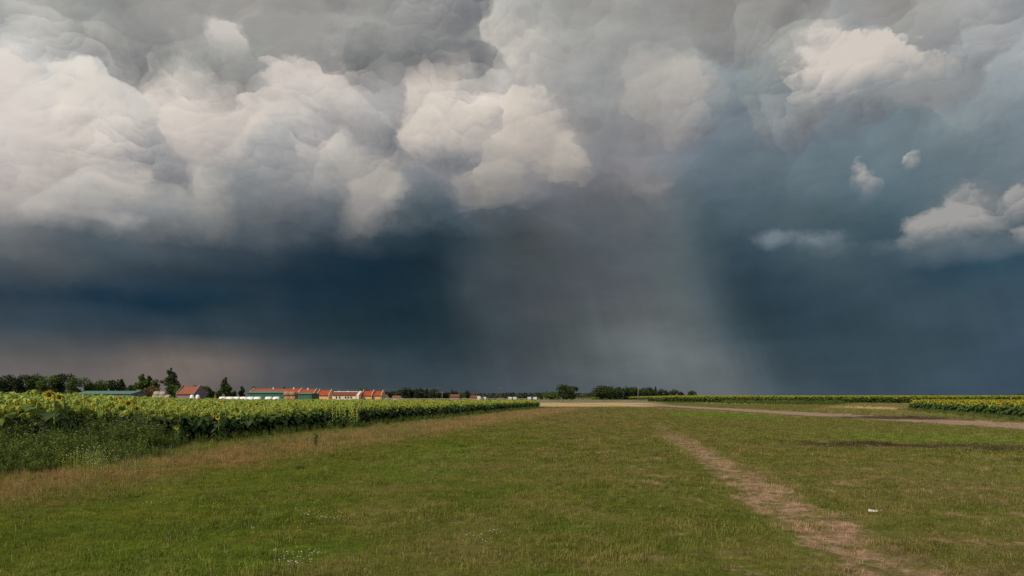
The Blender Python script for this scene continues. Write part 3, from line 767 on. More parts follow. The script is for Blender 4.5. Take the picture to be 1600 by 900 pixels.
SUNK = []
for i in range(8):
    q = random.Random(100 + i)
    H = 1.0 * q.uniform(.93, 1.07); face = i >= 5
    bend = (q.uniform(.75, 1.35) if not face else q.uniform(-.05, .35))
    sb, tip = stem_mb(H, bend)
    fm = foliage_mb(q, H, 13)
    b_, p_, d_ = head_parts(bend, .064 if not face else .048, wilt=not face)
    # the proto plant is one unit tall and is scaled by the plant's height
    SUNK.append(dict(stem=sb.mesh('stem', M_STEM, True), fol=fm.mesh('foliage', [M_LEAF, M_LEAFY], True),
                     head=b_.mesh('flower_head', M_BRACT, True), pet=p_.mesh('petal_ring', M_WILT if not face else M_PETAL),
                     disc=d_.mesh('seed_disc', M_SEED, True), tip=tip, face=face))
def one_mesh(k):
    """the whole plant as a single mesh, for the uncounted mass of the field"""
    mb = MB(); mats = []
    for part, off in (('stem', 0), ('fol', 0), ('head', 1), ('pet', 1), ('disc', 1)):
        me = k[part]; base = len(mats); mats += list(me.materials)
        o = Vector(k['tip']) if off else Vector((0, 0, 0))
        b = len(mb.v); mb.v += [tuple(v.co + o) for v in me.vertices]
        for p in me.polygons:
            mb.f.append(tuple(b + i for i in p.vertices)); mb.mi.append(base + p.material_index)
    return mb.mesh('sunflower_plant', mats)
PLANTS = [one_mesh(k) for k in SUNK]
SRC_SUN = source('sunflower_plant', PLANTS)

def plant_sunflower(x, y, h, rz, kind, label, group, tilt=(0, 0)):
    k = SUNK[kind]
    r = empty('sunflower', (x, y, 0), rz)
    r.rotation_euler = (tilt[0], tilt[1], rz)
    r.scale = (h, h, h)
    tag(r, label, 'sunflower', group)
    link('stem', k['stem'], r); link('foliage', k['fol'], r)
    hd = link('flower_head', k['head'], r, k['tip'])
    link('petal_ring', k['pet'], hd); link('seed_disc', k['disc'], hd)
    return r
def left_height(x, y):
    """plants stand tallest at the near left corner"""
    px = 800 + F * x / y
    return np.interp(px, [0, 110, 200, 270, 400, 830], [2.06, 2.02, 1.86, 1.70, 1.53, 1.42]) * np.interp(y, [25, 60, 150], [1.0, 1.0, .90])

# all plant positions of the left field: rows 0.7 m apart running along its edge
pts = []
dirv = Vector((.222, 1.0)).normalized()
for rowi in range(0, 170):
    step = .34 if rowi < 10 else (.42 if rowi < 40 else .7)
    s = 17.0
    while s < 215:
        s += step * rnd.uniform(.7, 1.3)
        oy = s * dirv.y + rnd.uniform(-.1, .1)
        x = edge_x(oy) - (.3 + rowi * .68 + rnd.uniform(-.16, .16)) * 1.024
        y = oy + .0
        if y > FIELD_END + (3.0 - x) * .3 or y > 152 or abs(x / y) > .86: continue
        pts.append((x, y, rowi))
pts = np.array(pts)
dist = np.hypot(pts[:, 0], pts[:, 1])
infrm = np.abs(pts[:, 0] / pts[:, 1]) < .752
# individuals: the plants that show largest, i.e. the nearest ones at the edge of the field
score = dist + pts[:, 2] * 1.6 + np.where(infrm, 0, 1e6)
order = np.argsort(score)
special = [ # px, py of open heads seen in the photo -> face-on yellow flowers
    (85, 616, 27, 2.40, 'tallest open yellow sunflower rising above the left end of the field'),
    (100, 619, 28, 2.30, 'ragged yellow sunflower just right of the tallest one'),
    (342, 652, 35.5, 0, 'lone open yellow sunflower low on the field edge below the white wrapped bales'),
    (278, 668, 31.5, 0, 'small open yellow sunflower low on the field edge, below the red-roofed farmhouse'),
]
clus = [(539, 645), (520, 645), (526, 649), (523, 653.5), (549.5, 641), (552, 646), (547, 649), (558, 646), (557, 654), (558.5, 658), (531, 646), (545, 651)]
ind = order[:282]
rest = np.setdiff1d(np.arange(len(pts)), ind)
def near_what(px):
    for lim, w in ((60, 'below the leftmost dark trees'), (130, 'below the dark trees left of the green shed'),
                   (205, 'below the long low green shed'), (262, 'below the tall twin trees'), (320, 'below the red-roofed farmhouse'),
                   (378, 'below the solitary tall tree'), (440, 'below the white wrapped bales'), (475, 'below the stack of straw bales'),
                   (520, 'below the first red-roofed house'), (565, 'below the white-walled house'), (620, 'below the last two red-roofed houses')):
        if px < lim: return w
    return 'toward its far right end'
for i in ind:
    x, y, rowi = pts[i]; h = float(left_height(x, y)) * rnd.uniform(.80, 1.10)
    kind = rnd.randrange(5) if rnd.random() < .985 else 5 + rnd.randrange(3)
    px = 800 + F * x / y
    look = 'drooping sunflower' if kind < 5 else 'open yellow sunflower'
    where = 'on the field edge' if rowi < 1.5 else ('just behind the edge row' if rowi < 4 else 'deeper in the field')
    g = '%s %s, %s' % (look.replace('flower', 'flowers'), where, near_what(px))
    # heads hang away from the camera, towards the upper right of the field
    rz = rnd.gauss(1.1, .55) if kind < 5 else rnd.gauss(-1.0, .5)
    plant_sunflower(x, y, h, rz, kind, ' '.join((look, where + ',', near_what(px))), g, (rnd.gauss(0, .05), rnd.gauss(0, .05)))
for px, py, dd, h, lab in special:
    x = at(px, dd)
    if not h: h = z_at(py, dd) / 1.0; x = edge_x(dd) + .25 + rnd.uniform(0, .1); x = x if abs(800 + F * x / dd - px) < 14 else at(px, dd)
    r = plant_sunflower(x, dd, h, -1.45, 6, lab, None)
    for c_ in r.children:
        if c_.name.startswith('flower_head'): c_.scale = (1.1, .8, .9) if h > 1.5 else (1.25,) * 3
        if c_.name.startswith('foliage') and h > 1.5: c_.scale = (.7, .7, 1)
for px, py in clus:
    # solve for the edge point seen at this bearing
    dd = 47.0
    for _ in range(30):
        dd = (edge_x(dd) + .35) / ((px - 800) / F)
        dd = min(max(dd, 30), 80)
    d2 = dd - (0 if py > 648 else 1.0)
    plant_sunflower(at(px, d2), d2, max(z_at(py, d2), .5), rnd.gauss(-1.3, .3), 5 + rnd.randrange(3),
                    'small open sunflower in the bright cluster below the red-roofed houses',
                    'open sunflowers in the bright cluster').children[2].scale = (1.7,) * 3
P_ = pts[rest]
hh = left_height(P_[:, 0], P_[:, 1]) * np.clip(rng.normal(.98, .10, len(P_)), .75, 1.2)
pxs = 800 + F * P_[:, 0] / P_[:, 1]
yel = rng.random(len(P_)) < np.interp(pxs, [0, 500, 830], [.02, .04, .22])
idx = np.where(yel, rng.integers(5, 8, len(P_)), rng.integers(0, 5, len(P_)))
rot = np.stack([rng.normal(0, .05, len(P_)), rng.normal(0, .05, len(P_)), np.where(yel, rng.normal(-1.0, .6, len(P_)), rng.normal(1.1, .6, len(P_)))], 1)
scatter('sunflower_field', SRC_SUN, np.stack([P_[:, 0], P_[:, 1], P_[:, 0] * 0], 1), np.stack([hh] * 3, 1), rot, idx,
        'dense field of green drooping sunflowers filling the left side behind the edge rows', 'sunflower field')

# right-hand fields: a near block in full yellow bloom and a far band along the horizon
rp = []
(xa, ya), (xb, yb) = ground_at(1600, 656), ground_at(1425, 640.5)
for rowi in range(90):
    s = -0.35
    while s < 1.0:
        s += .45 / math.hypot(xb - xa, yb - ya) * rnd.uniform(.7, 1.3)
        # front edge runs from the near right corner to the far left corner
        x = xa + (xb - xa) * s; y = ya + (yb - ya) * s
        nx, ny = (yb - ya), -(xb - xa); l = math.hypot(nx, ny)
        x += nx / l * rowi * .75 + rnd.uniform(-.2, .2); y += ny / l * rowi * .75 + rnd.uniform(-.2, .2)
        if abs(x / y) < .86 and y > 40: rp.append((x, y))
rp = np.array(rp)
n = len(rp)
yel = rng.random(n) < .55
hh = rng.uniform(1.40, 1.72, n)
scatter('sunflower_field', SRC_SUN, np.stack([rp[:, 0], rp[:, 1], np.zeros(n)], 1), np.stack([hh] * 3, 1),
        np.stack([rng.normal(0, .05, n), rng.normal(0, .05, n), rng.normal(-1.9, .7, n)], 1),
        np.where(yel, rng.integers(5, 8, n), rng.integers(0, 5, n)),
        'field of open yellow sunflowers at the right edge beyond the dirt road', 'sunflower field')
fp = []
fx0, fy0 = ground_at(940, 626); fx1, fy1 = ground_at(1600, 628.3)
def far_front(px):      # depth of the front edge of the far band for a bearing
    return float(np.interp(px, [925, 960, 1000, 1040, 1100, 1180, 1400, 1700], [400, 360, 330, 262, 236, 218, 205, 200]))
for px in np.arange(925, 1720, .55):
    d0 = far_front(px)
    for k in range(26):
        d = d0 + (k * .9 if k < 12 else 11 + (k - 12) * 7) + rnd.uniform(-.4, .4)
        fp.append((at(px + rnd.uniform(-.4, .4), d), d, k))
fp = np.array(fp); n = len(fp)
pxs = 800 + F * fp[:, 0] / fp[:, 1]
hh = rng.uniform(1.9, 2.25, n) * np.interp(pxs, [925, 1000, 1060], [.45, .85, 1.0])
yel = rng.random(n) < np.interp(pxs, [940, 1100, 1250, 1600], [.7, .5, .25, .3])
sc = np.stack([hh * 1.25, hh * 1.25, hh], 1)
scatter('sunflower_field', SRC_SUN, np.stack([fp[:, 0], fp[:, 1], np.zeros(n)], 1), sc,
        np.stack([np.zeros(n), np.zeros(n), rng.normal(-1.9, .9, n)], 1),
        np.where(yel, rng.integers(5, 8, n), rng.integers(0, 5, n)),
        'distant band of sunflowers along the horizon on the right', 'sunflower field')

# ------------------------------------------------------------------ rank weeds and flowers
M_WEED = mat('weed_leaf', (0.110, 0.150, 0.034), .8, .1, trans=.25, rand=.4)
M_WEED2 = mat('weed_leaf_light', (0.19, 0.25, 0.045), .8, .1, trans=.25, rand=.35)
M_FLW = mat('white_flower', (0.62, 0.62, 0.48), .8, .1)
M_FLY = mat('yellow_flower', (0.62, 0.55, 0.10), .8, .1)
M_FLP = mat('mauve_flower', (0.32, 0.25, 0.42), .8, .1)
def weed(q, h, nst, leafw, mflow, nfl, spread=.25):
    mb = MB()
    for _ in range(nst):
        a = q.uniform(0, 6.283); r = q.uniform(0, .5) * spread; x0, y0 = r * math.cos(a), r * math.sin(a)
        hh = h * q.uniform(.6, 1.1); lx, ly = math.cos(a) * spread * q.uniform(.2, 1.1), math.sin(a) * spread * q.uniform(.2, 1.1)
        p = lambda t: Vector((x0 + lx * t * t, y0 + ly * t * t, hh * t))
        mb.tube([p(0), p(.4), p(.75), p(1)], [.005, .004, .003, .002], 3, 0, False)
        for k in range(12):
            t = q.uniform(.12, .97); c = p(t); b = q.uniform(0, 6.283); L = h * .13 * q.uniform(.6, 1.4) * (1.15 - t * .6)
            d = Vector((math.cos(b), math.sin(b), q.uniform(-.2, .8))) * L
            s = Vector((-math.sin(b), math.cos(b), 0)) * leafw * L
            mb.add([c, c + d * .5 + s, c + d, c + d * .5 - s], [(0, 1, 2, 3)], 0 if q.random() < .6 else 1)
        if q.random() < nfl:
            c = p(1.0)
            for k in range(3):
                cc = c + Vector((q.uniform(-.03, .03), q.uniform(-.03, .03), q.uniform(0, .03))); s = .010
                mb.add([cc + Vector((s, 0, 0)), cc + Vector((0, s, .004)), cc + Vector((-s, 0, 0)), cc + Vector((0, -s, .004)), cc + Vector((0, 0, s)), cc + Vector((0, 0, -s))],
                       [(0, 1, 4), (1, 2, 4), (2, 3, 4), (3, 0, 4), (1, 0, 5), (2, 1, 5), (3, 2, 5), (0, 3, 5)], 2)
    return mb.mesh('weed', [M_WEED, M_WEED2, mflow])
WEEDS = [weed(random.Random(i), 1.0, 9, .22, (M_FLW, M_FLP, M_FLW)[i % 3], .22 if i < 2 else .03) for i in range(6)]
wx_, wy_, ws_ = [], [], []
# tall clump in front of the field at the far left
while len(wx_) < 1500:
    y = rnd.uniform(15.5, 33); o_ = rnd.uniform(-.6, 5.5) if y < 28 else rnd.uniform(-.6, 3)
    x = edge_x(y) + o_
    px = 800 + F * x / y
    if px > 262 + rnd.gauss(0, 12) or px < -90: continue
    h = np.interp(o_, [-.6, 2, 5.5], [1.4, 1.1, .40]) * rnd.uniform(.4, 1.25) * float(np.interp(px, [-50, 60, 200, 262], [.9, 1, 1.0, .7]))
    wx_.append(x); wy_.append(y); ws_.append(h)
# thin fringe along the foot of the field
for _ in range(1500):
    y = rnd.uniform(28, 130); x = edge_x(y) + rnd.uniform(-.2, 2.2)
    wx_.append(x); wy_.append(y); ws_.append(rnd.uniform(.25, .6))
# bushy verge below the far band on the right, and round the near block's foot
for _ in range(1500):
    px = rnd.uniform(1040, 1420); d = far_front(px) - rnd.uniform(2, 38)
    if px > 1330: continue
    wx_.append(at(px, d)); wy_.append(d); ws_.append(rnd.uniform(.5, 1.2) * (1.1 if 1130 < px < 1320 else .6))
for _ in range(1800):
    s = rnd.uniform(-.3, 1); wx_.append(xa + (xb - xa) * s - rnd.uniform(.2, 3.0)); wy_.append(ya + (yb - ya) * s - rnd.uniform(.2, 1.5)); ws_.append(rnd.uniform(.15, .6))
n = len(wx_); ws_ = np.array(ws_)
scatter('weeds', source('weed', WEEDS), np.stack([wx_, wy_, np.zeros(n)], 1), np.stack([ws_] * 3, 1),
        np.stack([rng.normal(0, .08, n), rng.normal(0, .08, n), rng.uniform(0, 6.28, n)], 1), rng.integers(0, 6, n),
        'rank dark green weeds with small pale flowers at the feet of the sunflower fields', 'weeds')

def bloom(q, h, r, nfl, m_):
    mb = MB()
    for _ in range(nfl):
        a = q.uniform(0, 6.283); d = r * math.sqrt(q.random()); x, y = d * math.cos(a), d * math.sin(a); hh = h * q.uniform(.6, 1.2); s = q.uniform(.006, .013)
        mb.add([(x - .002, y, 0), (x + .002, y, 0), (x + .001, y, hh), (x - .001, y, hh)], [(0, 1, 2, 3)], 0)
        mb.add([(x + s * math.cos(k * 1.047), y + s * math.sin(k * 1.047), hh + .004 * (k % 2)) for k in range(6)] + [(x, y, hh + s * .7), (x, y, hh - s * .4)],
               [(k, (k + 1) % 6, 6) for k in range(6)] + [((k + 1) % 6, k, 7) for k in range(6)], 1)
    return mb.mesh('wildflower', [M_WEED2, m_])
BL = [bloom(random.Random(200 + i), .10, .12, 4, M_FLW) for i in range(3)] + [bloom(random.Random(210 + i), .40, .30, 9, M_FLW) for i in range(3)] + \
     [bloom(random.Random(220 + i), .10, .12, 3, M_FLY) for i in range(2)] + [bloom(random.Random(230 + i), .5, .3, 9, M_FLY) for i in range(2)]
bx, bi, bs = [], [], []
def strew(n, px0, px1, py0, py1, kinds, s0=.8, s1=1.2, gauss=False):
    for _ in range(n):
        if gauss: px, py = rnd.gauss((px0 + px1) / 2, (px1 - px0) / 4), rnd.gauss((py0 + py1) / 2, (py1 - py0) / 4)
        else: px, py = rnd.uniform(px0, px1), rnd.uniform(py0, py1)
        x, y = ground_at(px, max(py, 632)); bx.append((x, y, 0)); bi.append(rnd.choice(kinds)); bs.append(rnd.uniform(s0, s1))
strew(70, 50, 260, 712, 752, [3, 4, 5, 8, 9], .6, 1.2, True)
strew(26, 90, 170, 728, 748, [8, 9], .8, 1.2, True)
strew(8, 120, 160, 722, 734, [3, 4], 1.2, 1.6, True)
strew(11, 470, 560, 802, 824, [0, 1, 2], gauss=True)
strew(12, 430, 520, 855, 885, [0, 1, 2], gauss=True)
strew(5, 700, 800, 830, 865, [0, 1], gauss=True)
strew(5, 170, 300, 750, 800, [6, 7])
strew(7, 100, 560, 780, 800, [6, 7])
strew(14, 250, 320, 700, 712, [3, 5], .5, .9)
strew(26, 320, 640, 682, 700, [3, 4, 5], .3, .7)
strew(20, 560, 780, 655, 680, [3, 4], .4, .8)
strew(14, 480, 520, 695, 705, [0, 1]); strew(14, 585, 610, 680, 690, [3, 4], .4, .6, True)
strew(10, 0, 800, 700, 880, [0, 1, 6])
n = len(bx)
scatter('wildflowers', source('wildflower', BL), bx, np.stack([bs] * 3, 1), np.stack([np.zeros(n), np.zeros(n), rng.uniform(0, 6.28, n)], 1), bi,
        'small white and yellow wildflowers dotted through the left half of the meadow', 'wildflowers')

# ------------------------------------------------------------------ trees
M_BARK = mat('bark', (0.10, 0.075, 0.055), .9, .1, var=.3, scale=3)
def crown_mat(name, c): return mat(name, c, .8, .12, trans=.12, rand=.22, var=.35, scale=.5)
M_CR = {'dark': crown_mat('foliage_dark', (0.046, 0.066, 0.022)), 'mid': crown_mat('foliage_mid', (0.062, 0.098, 0.024)),
        'lit': crown_mat('foliage_light', (0.090, 0.130, 0.028)), 'brown': crown_mat('foliage_brown', (0.165, 0.105, 0.045)),
        'far': crown_mat('foliage_far', (0.040, 0.056, 0.030))}
def crown_mb(q, lobes, n, leaf):
    """leaf clumps through the volume of several lobes; denser toward each lobe's shell"""
    mb = MB(); tot = sum(l[3] * l[4] for l in lobes)
    for (cx, cy, cz, rx, rz) in lobes:
        for _ in range(int(n * rx * rz / tot)):
            u = q.uniform(-1, 1); a = q.uniform(0, 6.283); r = q.random() ** .38 * (1 + q.gauss(0, .07))
            s = math.sqrt(1 - u * u)
            p = Vector((cx + rx * r * s * math.cos(a), cy + rx * r * s * math.sin(a), cz + rz * r * u))
            nrm = Vector((q.gauss(0, 1), q.gauss(0, 1), q.gauss(.5, 1))).normalized()
            t = nrm.orthogonal().normalized(); b = nrm.cross(t); L = leaf * q.uniform(.5, 1.3)
            k = q.uniform(0, 6.283); t, b = t * math.cos(k) + b * math.sin(k), b * math.cos(k) - t * math.sin(k)
            mb.add([p - t * L, p - b * L * .6 + nrm * L * .2, p + t * L, p + b * L * .6 + nrm * L * .2], [(0, 1, 2, 3)])
    return mb
def tree(name, px, ytop, wpx, dist, kind, shape, label, group=None, base=0.0, leaf=None):
    H = z_at(ytop, dist) - base; R_ = wpx / F * dist / 2
    q = random.Random(int(px * 13 + ytop * 7))
    r = empty(name, (at(px, dist), dist, base))
    tag(r, label, 'tree' if name.endswith('tree') else 'bush', group)
    lobes = []
    if shape == 'round':
        for k in range(9):
            a = k * 2.4 + q.uniform(-.6, .6); rr = R_ * .62 * (k % 3) / 1.6
            z = H * (.42 + .42 * ((k * .37) % 1)); s = R_ * q.uniform(.26, .58)
            lobes.append((rr * math.cos(a), rr * math.sin(a), min(z * q.uniform(.85, 1.12), H - s * .85), s, s * q.uniform(.75, .95)))
        lobes.append((q.uniform(-.2, .2) * R_, 0, H - R_ * .42, R_ * .5, R_ * .42))
        for k in range(5): lobes.append((R_ * q.uniform(-.65, .65), R_ * q.uniform(-.4, .4), H * q.uniform(.22, .38), R_ * q.uniform(.4, .6), H * .2))
    elif shape == 'tall':
        m = 9
        for k in range(m):
            t = k / (m - 1); w = R_ * (math.sin(math.pi * (.18 + .74 * t)) ** .8)
            for j in range(2):
                a = q.uniform(0, 6.283); s = w * q.uniform(.45, .62)
                lobes.append((w * .45 * math.cos(a), w * .45 * math.sin(a), min(H * (.22 + .70 * t), H - s * .9), s, s * .95))
    elif shape == 'conifer':
        for k in range(7):
            t = k / 6; w = R_ * (1 - .85 * t); lobes.append((0, 0, H * (.18 + .74 * t), w, H * .10))
    elif shape == 'twin':
        for sx, top in ((-.35, 1.0), (.3, .93)):
            for k in range(6):
                t = k / 5; a = q.uniform(0, 6.28); w = R_ * .62 * (math.sin(math.pi * (.25 + .62 * t)))
                lobes.append((sx * R_ + w * .4 * math.cos(a), w * .4 * math.sin(a), H * top * (.34 + .52 * t), w * .62, w * .55))
        lobes.append((.85 * R_, 0, H * .55, R_ * .38, R_ * .32)); lobes.append((-.75 * R_, 0, H * .5, R_ * .36, R_ * .4))
    elif shape == 'shoulder':
        for k in range(8):
            t = k / 7; a = q.uniform(0, 6.28); w = R_ * (.72 * math.sin(math.pi * (.25 + .68 * t)))
            lobes.append((-.2 * R_ + w * .4 * math.cos(a), w * .4 * math.sin(a), min(H * (.30 + .62 * t), H - w * .5), w * .6, w * .6))
        for k in range(3): lobes.append((R_ * (.25 + .28 * k), 0, H * (.42 - .08 * k), R_ * (.42 - .07 * k), R_ * (.36 - .06 * k)))
    else:  # bush
        for k in range(7):
            a = q.uniform(0, 6.28); rr = R_ * q.uniform(0, .62); s = R_ * q.uniform(.35, .5)
            lobes.append((rr * math.cos(a), rr * math.sin(a) * .6, H * q.uniform(.3, .72), s, min(H * .32, s)))
        lobes.append((q.uniform(-.2, .2) * R_, 0, H * .72, R_ * .4, H * .28))
    low = {'bush': .0}.get(shape, .10)
    lf = leaf or max(.20, .0013 * dist)
    area = 2 * R_ * H
    n = int(min(3400, max(160, area / (lf * lf) * 4.2)))
    mb = crown_mb(q, lobes, n, lf)
    trunk = MB()
    tr = max(.05, R_ * .07)
    sway = q.uniform(-.04, .04) * H
    trunk.tube([(0, 0, -.1), (sway * .4, 0, H * .25), (sway, 0, H * .55), (sway * 1.2, 0, H * .8)], [tr, tr * .8, tr * .5, tr * .2], 6)
    for k in range(5):
        cx, cy, cz, rx, rz = lobes[q.randrange(len(lobes))]
        z0 = H * q.uniform(.2, .45)
        trunk.tube([(sway * .6, 0, z0), (cx * .6, cy * .6, (z0 + cz) / 2), (cx, cy, cz)], [tr * .45, tr * .3, tr * .12], 4)
    trunk.build('trunk', M_BARK, r, True)
    mb.build('crown', M_CR[kind], r)
    return r

G1 = 'row of dark trees at the far left'
left_row = [
 (-24, 588, 40, 'dark', 'round', 'dark round tree at the very left end of the tree row'),
 (12, 585, 36, 'dark', 'round', 'dark green tree, second in the row at the left edge'),
 (33, 586, 26, 'dark', 'round', 'narrow dark tree between its wider neighbours in the left row'),
 (54, 583.5, 28, 'mid', 'round', 'mid-green rounded tree left of the lighter one in the row'),
 (72, 588, 26, 'lit', 'round', 'lighter green tree in the middle of the left row'),
 (92, 583, 30, 'dark', 'round', 'tallest dark tree with ragged top, behind the left field'),
 (117, 590, 30, 'mid', 'round', 'low rounded tree just left of the green shed'),
 (140, 597, 26, 'mid', 'bush', 'low rounded tree behind the left end of the green shed'),
 (158, 594, 30, 'mid', 'round', 'broad low tree behind the middle of the green shed'),
 (176, 593, 18, 'dark', 'round', 'small dark tree behind the green shed, left of the peaked one'),
 (190, 592, 24, 'dark', 'conifer', 'dark peaked tree behind the right end of the green shed'),
 (205, 600, 22, 'dark', 'bush', 'low dark tree beside the right end of the green shed'),
]
for px, yt, w, kd, sh, lab in left_row:
    tree('broadleaf_tree', px, yt, w * 1.2, 262 + rnd.uniform(-8, 8), kd, sh, lab, G1)
tree('broadleaf_tree', 227, 579, 32, 250, 'mid', 'twin', 'tall tree with a double rounded crown and a gap in its middle')
tree('broadleaf_tree', 245, 592, 17, 256, 'dark', 'round', 'small dark tree between the two tallest trees')
tree('broadleaf_tree', 270, 572, 38, 252, 'dark', 'shoulder', 'tallest tree with a pointed crown and a low right shoulder')
tree('bush', 237, 602, 34, 238, 'brown', 'bush', 'rusty brown bush below the tall trees')
tree('bush', 266, 600, 34, 240, 'mid', 'bush', 'bright green bush left of the red-roofed farmhouse')
tree('bush', 278, 602, 18, 239, 'lit', 'bush', 'small light green bush touching the farmhouse roof')
for px, yt, w, sh, lab in [(305, 601.5, 12, 'round', 'small dark tree just behind the farmhouse gable'), (317, 603, 18, 'round', 'small round tree right of the farmhouse'),
                       (329, 607, 18, 'bush', 'low dark bush between the farmhouse and the solitary tree'), (341, 609, 14, 'bush', 'low bush at the left foot of the solitary tree'),
                       (364, 610, 16, 'bush', 'low bush at the right foot of the solitary tree')]:
    tree('bush' if sh == 'bush' else 'broadleaf_tree', px, yt, w, 262, 'dark', sh, lab)
tree('broadleaf_tree', 353, 588, 20, 250, 'mid', 'tall', 'solitary tall narrow tree left of the white wrapped bales')
tree('broadleaf_tree', 378, 601.5, 11, 255, 'dark', 'tall', 'small narrow tree left of the green barn')
tree('broadleaf_tree', 397, 604, 10, 330, 'dark', 'round', 'small dark tree peeping over the long red roof at its left end')
tree('broadleaf_tree', 444, 602.5, 6, 340, 'dark', 'tall', 'tiny dark treetop above the middle of the long red roof')
tree('broadleaf_tree', 564, 606, 9, 340, 'far', 'round', 'tiny treetop behind the gable of the white-walled house')
tree('broadleaf_tree', 573, 608, 7, 340, 'far', 'round', 'smaller treetop just right of the one behind the white-walled house')
MIDS = ['far left of it', 'second', 'third', 'fourth', 'fifth', 'sixth', 'seventh', 'eighth', 'ninth', 'tenth']
mid_row = [(598, 611, 14, 'round'), (612, 611, 18, 'bush'), (625, 607.5, 18, 'round'), (634, 605.5, 12, 'round'), (643, 607.5, 12, 'round'), (651, 605.5, 14, 'round'),
           (659, 609, 9, 'round'), (667, 606, 12, 'conifer'), (677, 608, 13, 'round'), (687, 612, 16, 'bush'), (697, 612.5, 14, 'bush')]
for i, (px, yt, w, sh) in enumerate(mid_row):
    tree('broadleaf_tree', px, yt, w * 1.25, 380 + rnd.uniform(-10, 10), 'far', sh,
         '%s dark tree from the left in the low clump right of the houses' % ('first second third fourth fifth sixth seventh eighth ninth tenth eleventh'.split()[i]),
         'low clump of dark trees right of the houses')
tree('broadleaf_tree', 707.5, 609, 12, 370, 'far', 'round', 'small round tree standing apart right of the low clump')
tree('broadleaf_tree', 730, 609.5, 11, 370, 'far', 'tall', 'small lone tree beside the brown roof left of the white vans')
for i, (px, yt, w) in enumerate([(718, 618, 16), (742, 618.5, 18), (765, 620, 18), (773, 619.5, 14), (790, 620, 14), (812, 620, 16), (822, 619, 14)]):
    tree('bush', px, yt, w, 400, 'far', 'bush', '%s low bush from the left along the far road' % ('first second third fourth fifth sixth seventh'.split()[i]), 'low bushes along the far road')
tree('bush', 846, 616.5, 10, 330, 'far', 'bush', 'small bush at the left foot of the rounded tree clump')
tree('bush', 862, 611, 32, 318, 'mid', 'bush', 'wide low bush left of the pointed clump tree at the centre')
tree('broadleaf_tree', 880, 600, 30, 320, 'dark', 'tall', 'pointed bushy tree at the centre of the horizon, left of the gap')
tree('broadleaf_tree', 892, 603.5, 19, 318, 'dark', 'round', 'squat tree ending the central clump beside the gap')
right_row = [(939, 602, 32, 'round'), (953, 603.5, 30, 'round'), (968, 605, 15, 'round'), (981, 604, 16, 'round'), (996, 604.5, 24, 'round'), (1007, 605, 18, 'round'),
             (1018, 608, 14, 'bush'), (1024, 604, 10, 'conifer'), (1032, 607, 11, 'round'), (1041, 609, 12, 'bush'), (1052, 608, 14, 'round'), (1063, 611, 12, 'bush')]
for i, (px, yt, w, sh) in enumerate(right_row):
    tree('broadleaf_tree', px, yt, w * 1.25, 330 + i * 6, 'dark' if i < 5 else 'far', sh,
         '%s tree from the left in the long dark clump right of centre' % ('first second third fourth fifth sixth seventh eighth ninth tenth eleventh twelfth'.split()[i]),
         'long dark clump of trees right of centre')
tree('broadleaf_tree', 1080, 610, 16, 410, 'far', 'round', 'small separate tree right of the long dark clump')
tree('bush', 1088, 616, 8, 415, 'far', 'bush', 'tiny bush at the right foot of the small separate tree')
tree('bush', 1455, 616, 12, 430, 'far', 'bush', 'tiny dark bush showing above the far sunflowers at the right')
tree('bush', 1592, 614.5, 24, 420, 'mid', 'bush', 'low green bush above the sunflowers at the right edge')
# distant woods: one hazy mass along the horizon
wd = MB(); q = random.Random(5)
for _ in range(9000):
    px = q.uniform(560, 1010); d = q.uniform(700, 900)
    top = 3.3 + 2.2 * float(vnoise(px, 0, .05, 8)) + 1.0 * float(vnoise(px, 3, .3, 8))
    p = Vector((at(px, d), d, q.random() ** .7 * top)); L = 1.1
    n_ = Vector((q.gauss(0, 1), q.gauss(0, 1), q.gauss(.4, 1))).normalized(); t = n_.orthogonal().normalized(); b = n_.cross(t)
    wd.add([p - t * L, p - b * L, p + t * L, p + b * L], [(0, 1, 2, 3)])
tag(wd.build('distant_wood', M_CR['far']), 'low bluish line of far-off woods along the horizon', 'wood', kind='stuff')

# ------------------------------------------------------------------ buildings
M_TILE = mat('red_roof_tile', (0.34, 0.070, 0.028), .8, .2, var=.15, scale=1.2, coord='Object')
M_TILE2 = mat('old_roof_tile', (0.26, 0.095, 0.055), .85, .15, var=.3, scale=1.5)
M_TILE3 = mat('dark_roof_tile', (0.20, 0.065, 0.035), .85, .15, var=.25, scale=1.5)
M_PEACH = mat('peach_plaster', (0.66, 0.42, 0.22), .9, .1, var=.08, scale=.8)
M_PINK = mat('pale_pink_plaster', (0.78, 0.60, 0.50), .9, .1, var=.08, scale=.8)
M_WHITEP = mat('white_plaster', (0.78, 0.75, 0.70), .9, .1, var=.08, scale=.8)
M_MAUVE = mat('grey_mauve_plaster', (0.26, 0.19, 0.20), .9, .1, var=.15, scale=.8)
M_GREENM = mat('green_sheet_metal', (0.035, 0.125, 0.085), .55, .4, var=.12, scale=.5)
M_GREENR = mat('green_roof_sheet', (0.070, 0.170, 0.125), .5, .4, var=.12, scale=.5)
M_GREYM = mat('grey_boards', (0.16, 0.16, 0.165), .8, .2, var=.2, scale=.8)
M_GLASS = mat('dark_window', (0.015, 0.018, 0.02), .2, .5)
M_TRIM = mat('pale_trim', (0.72, 0.66, 0.58), .7, .2)

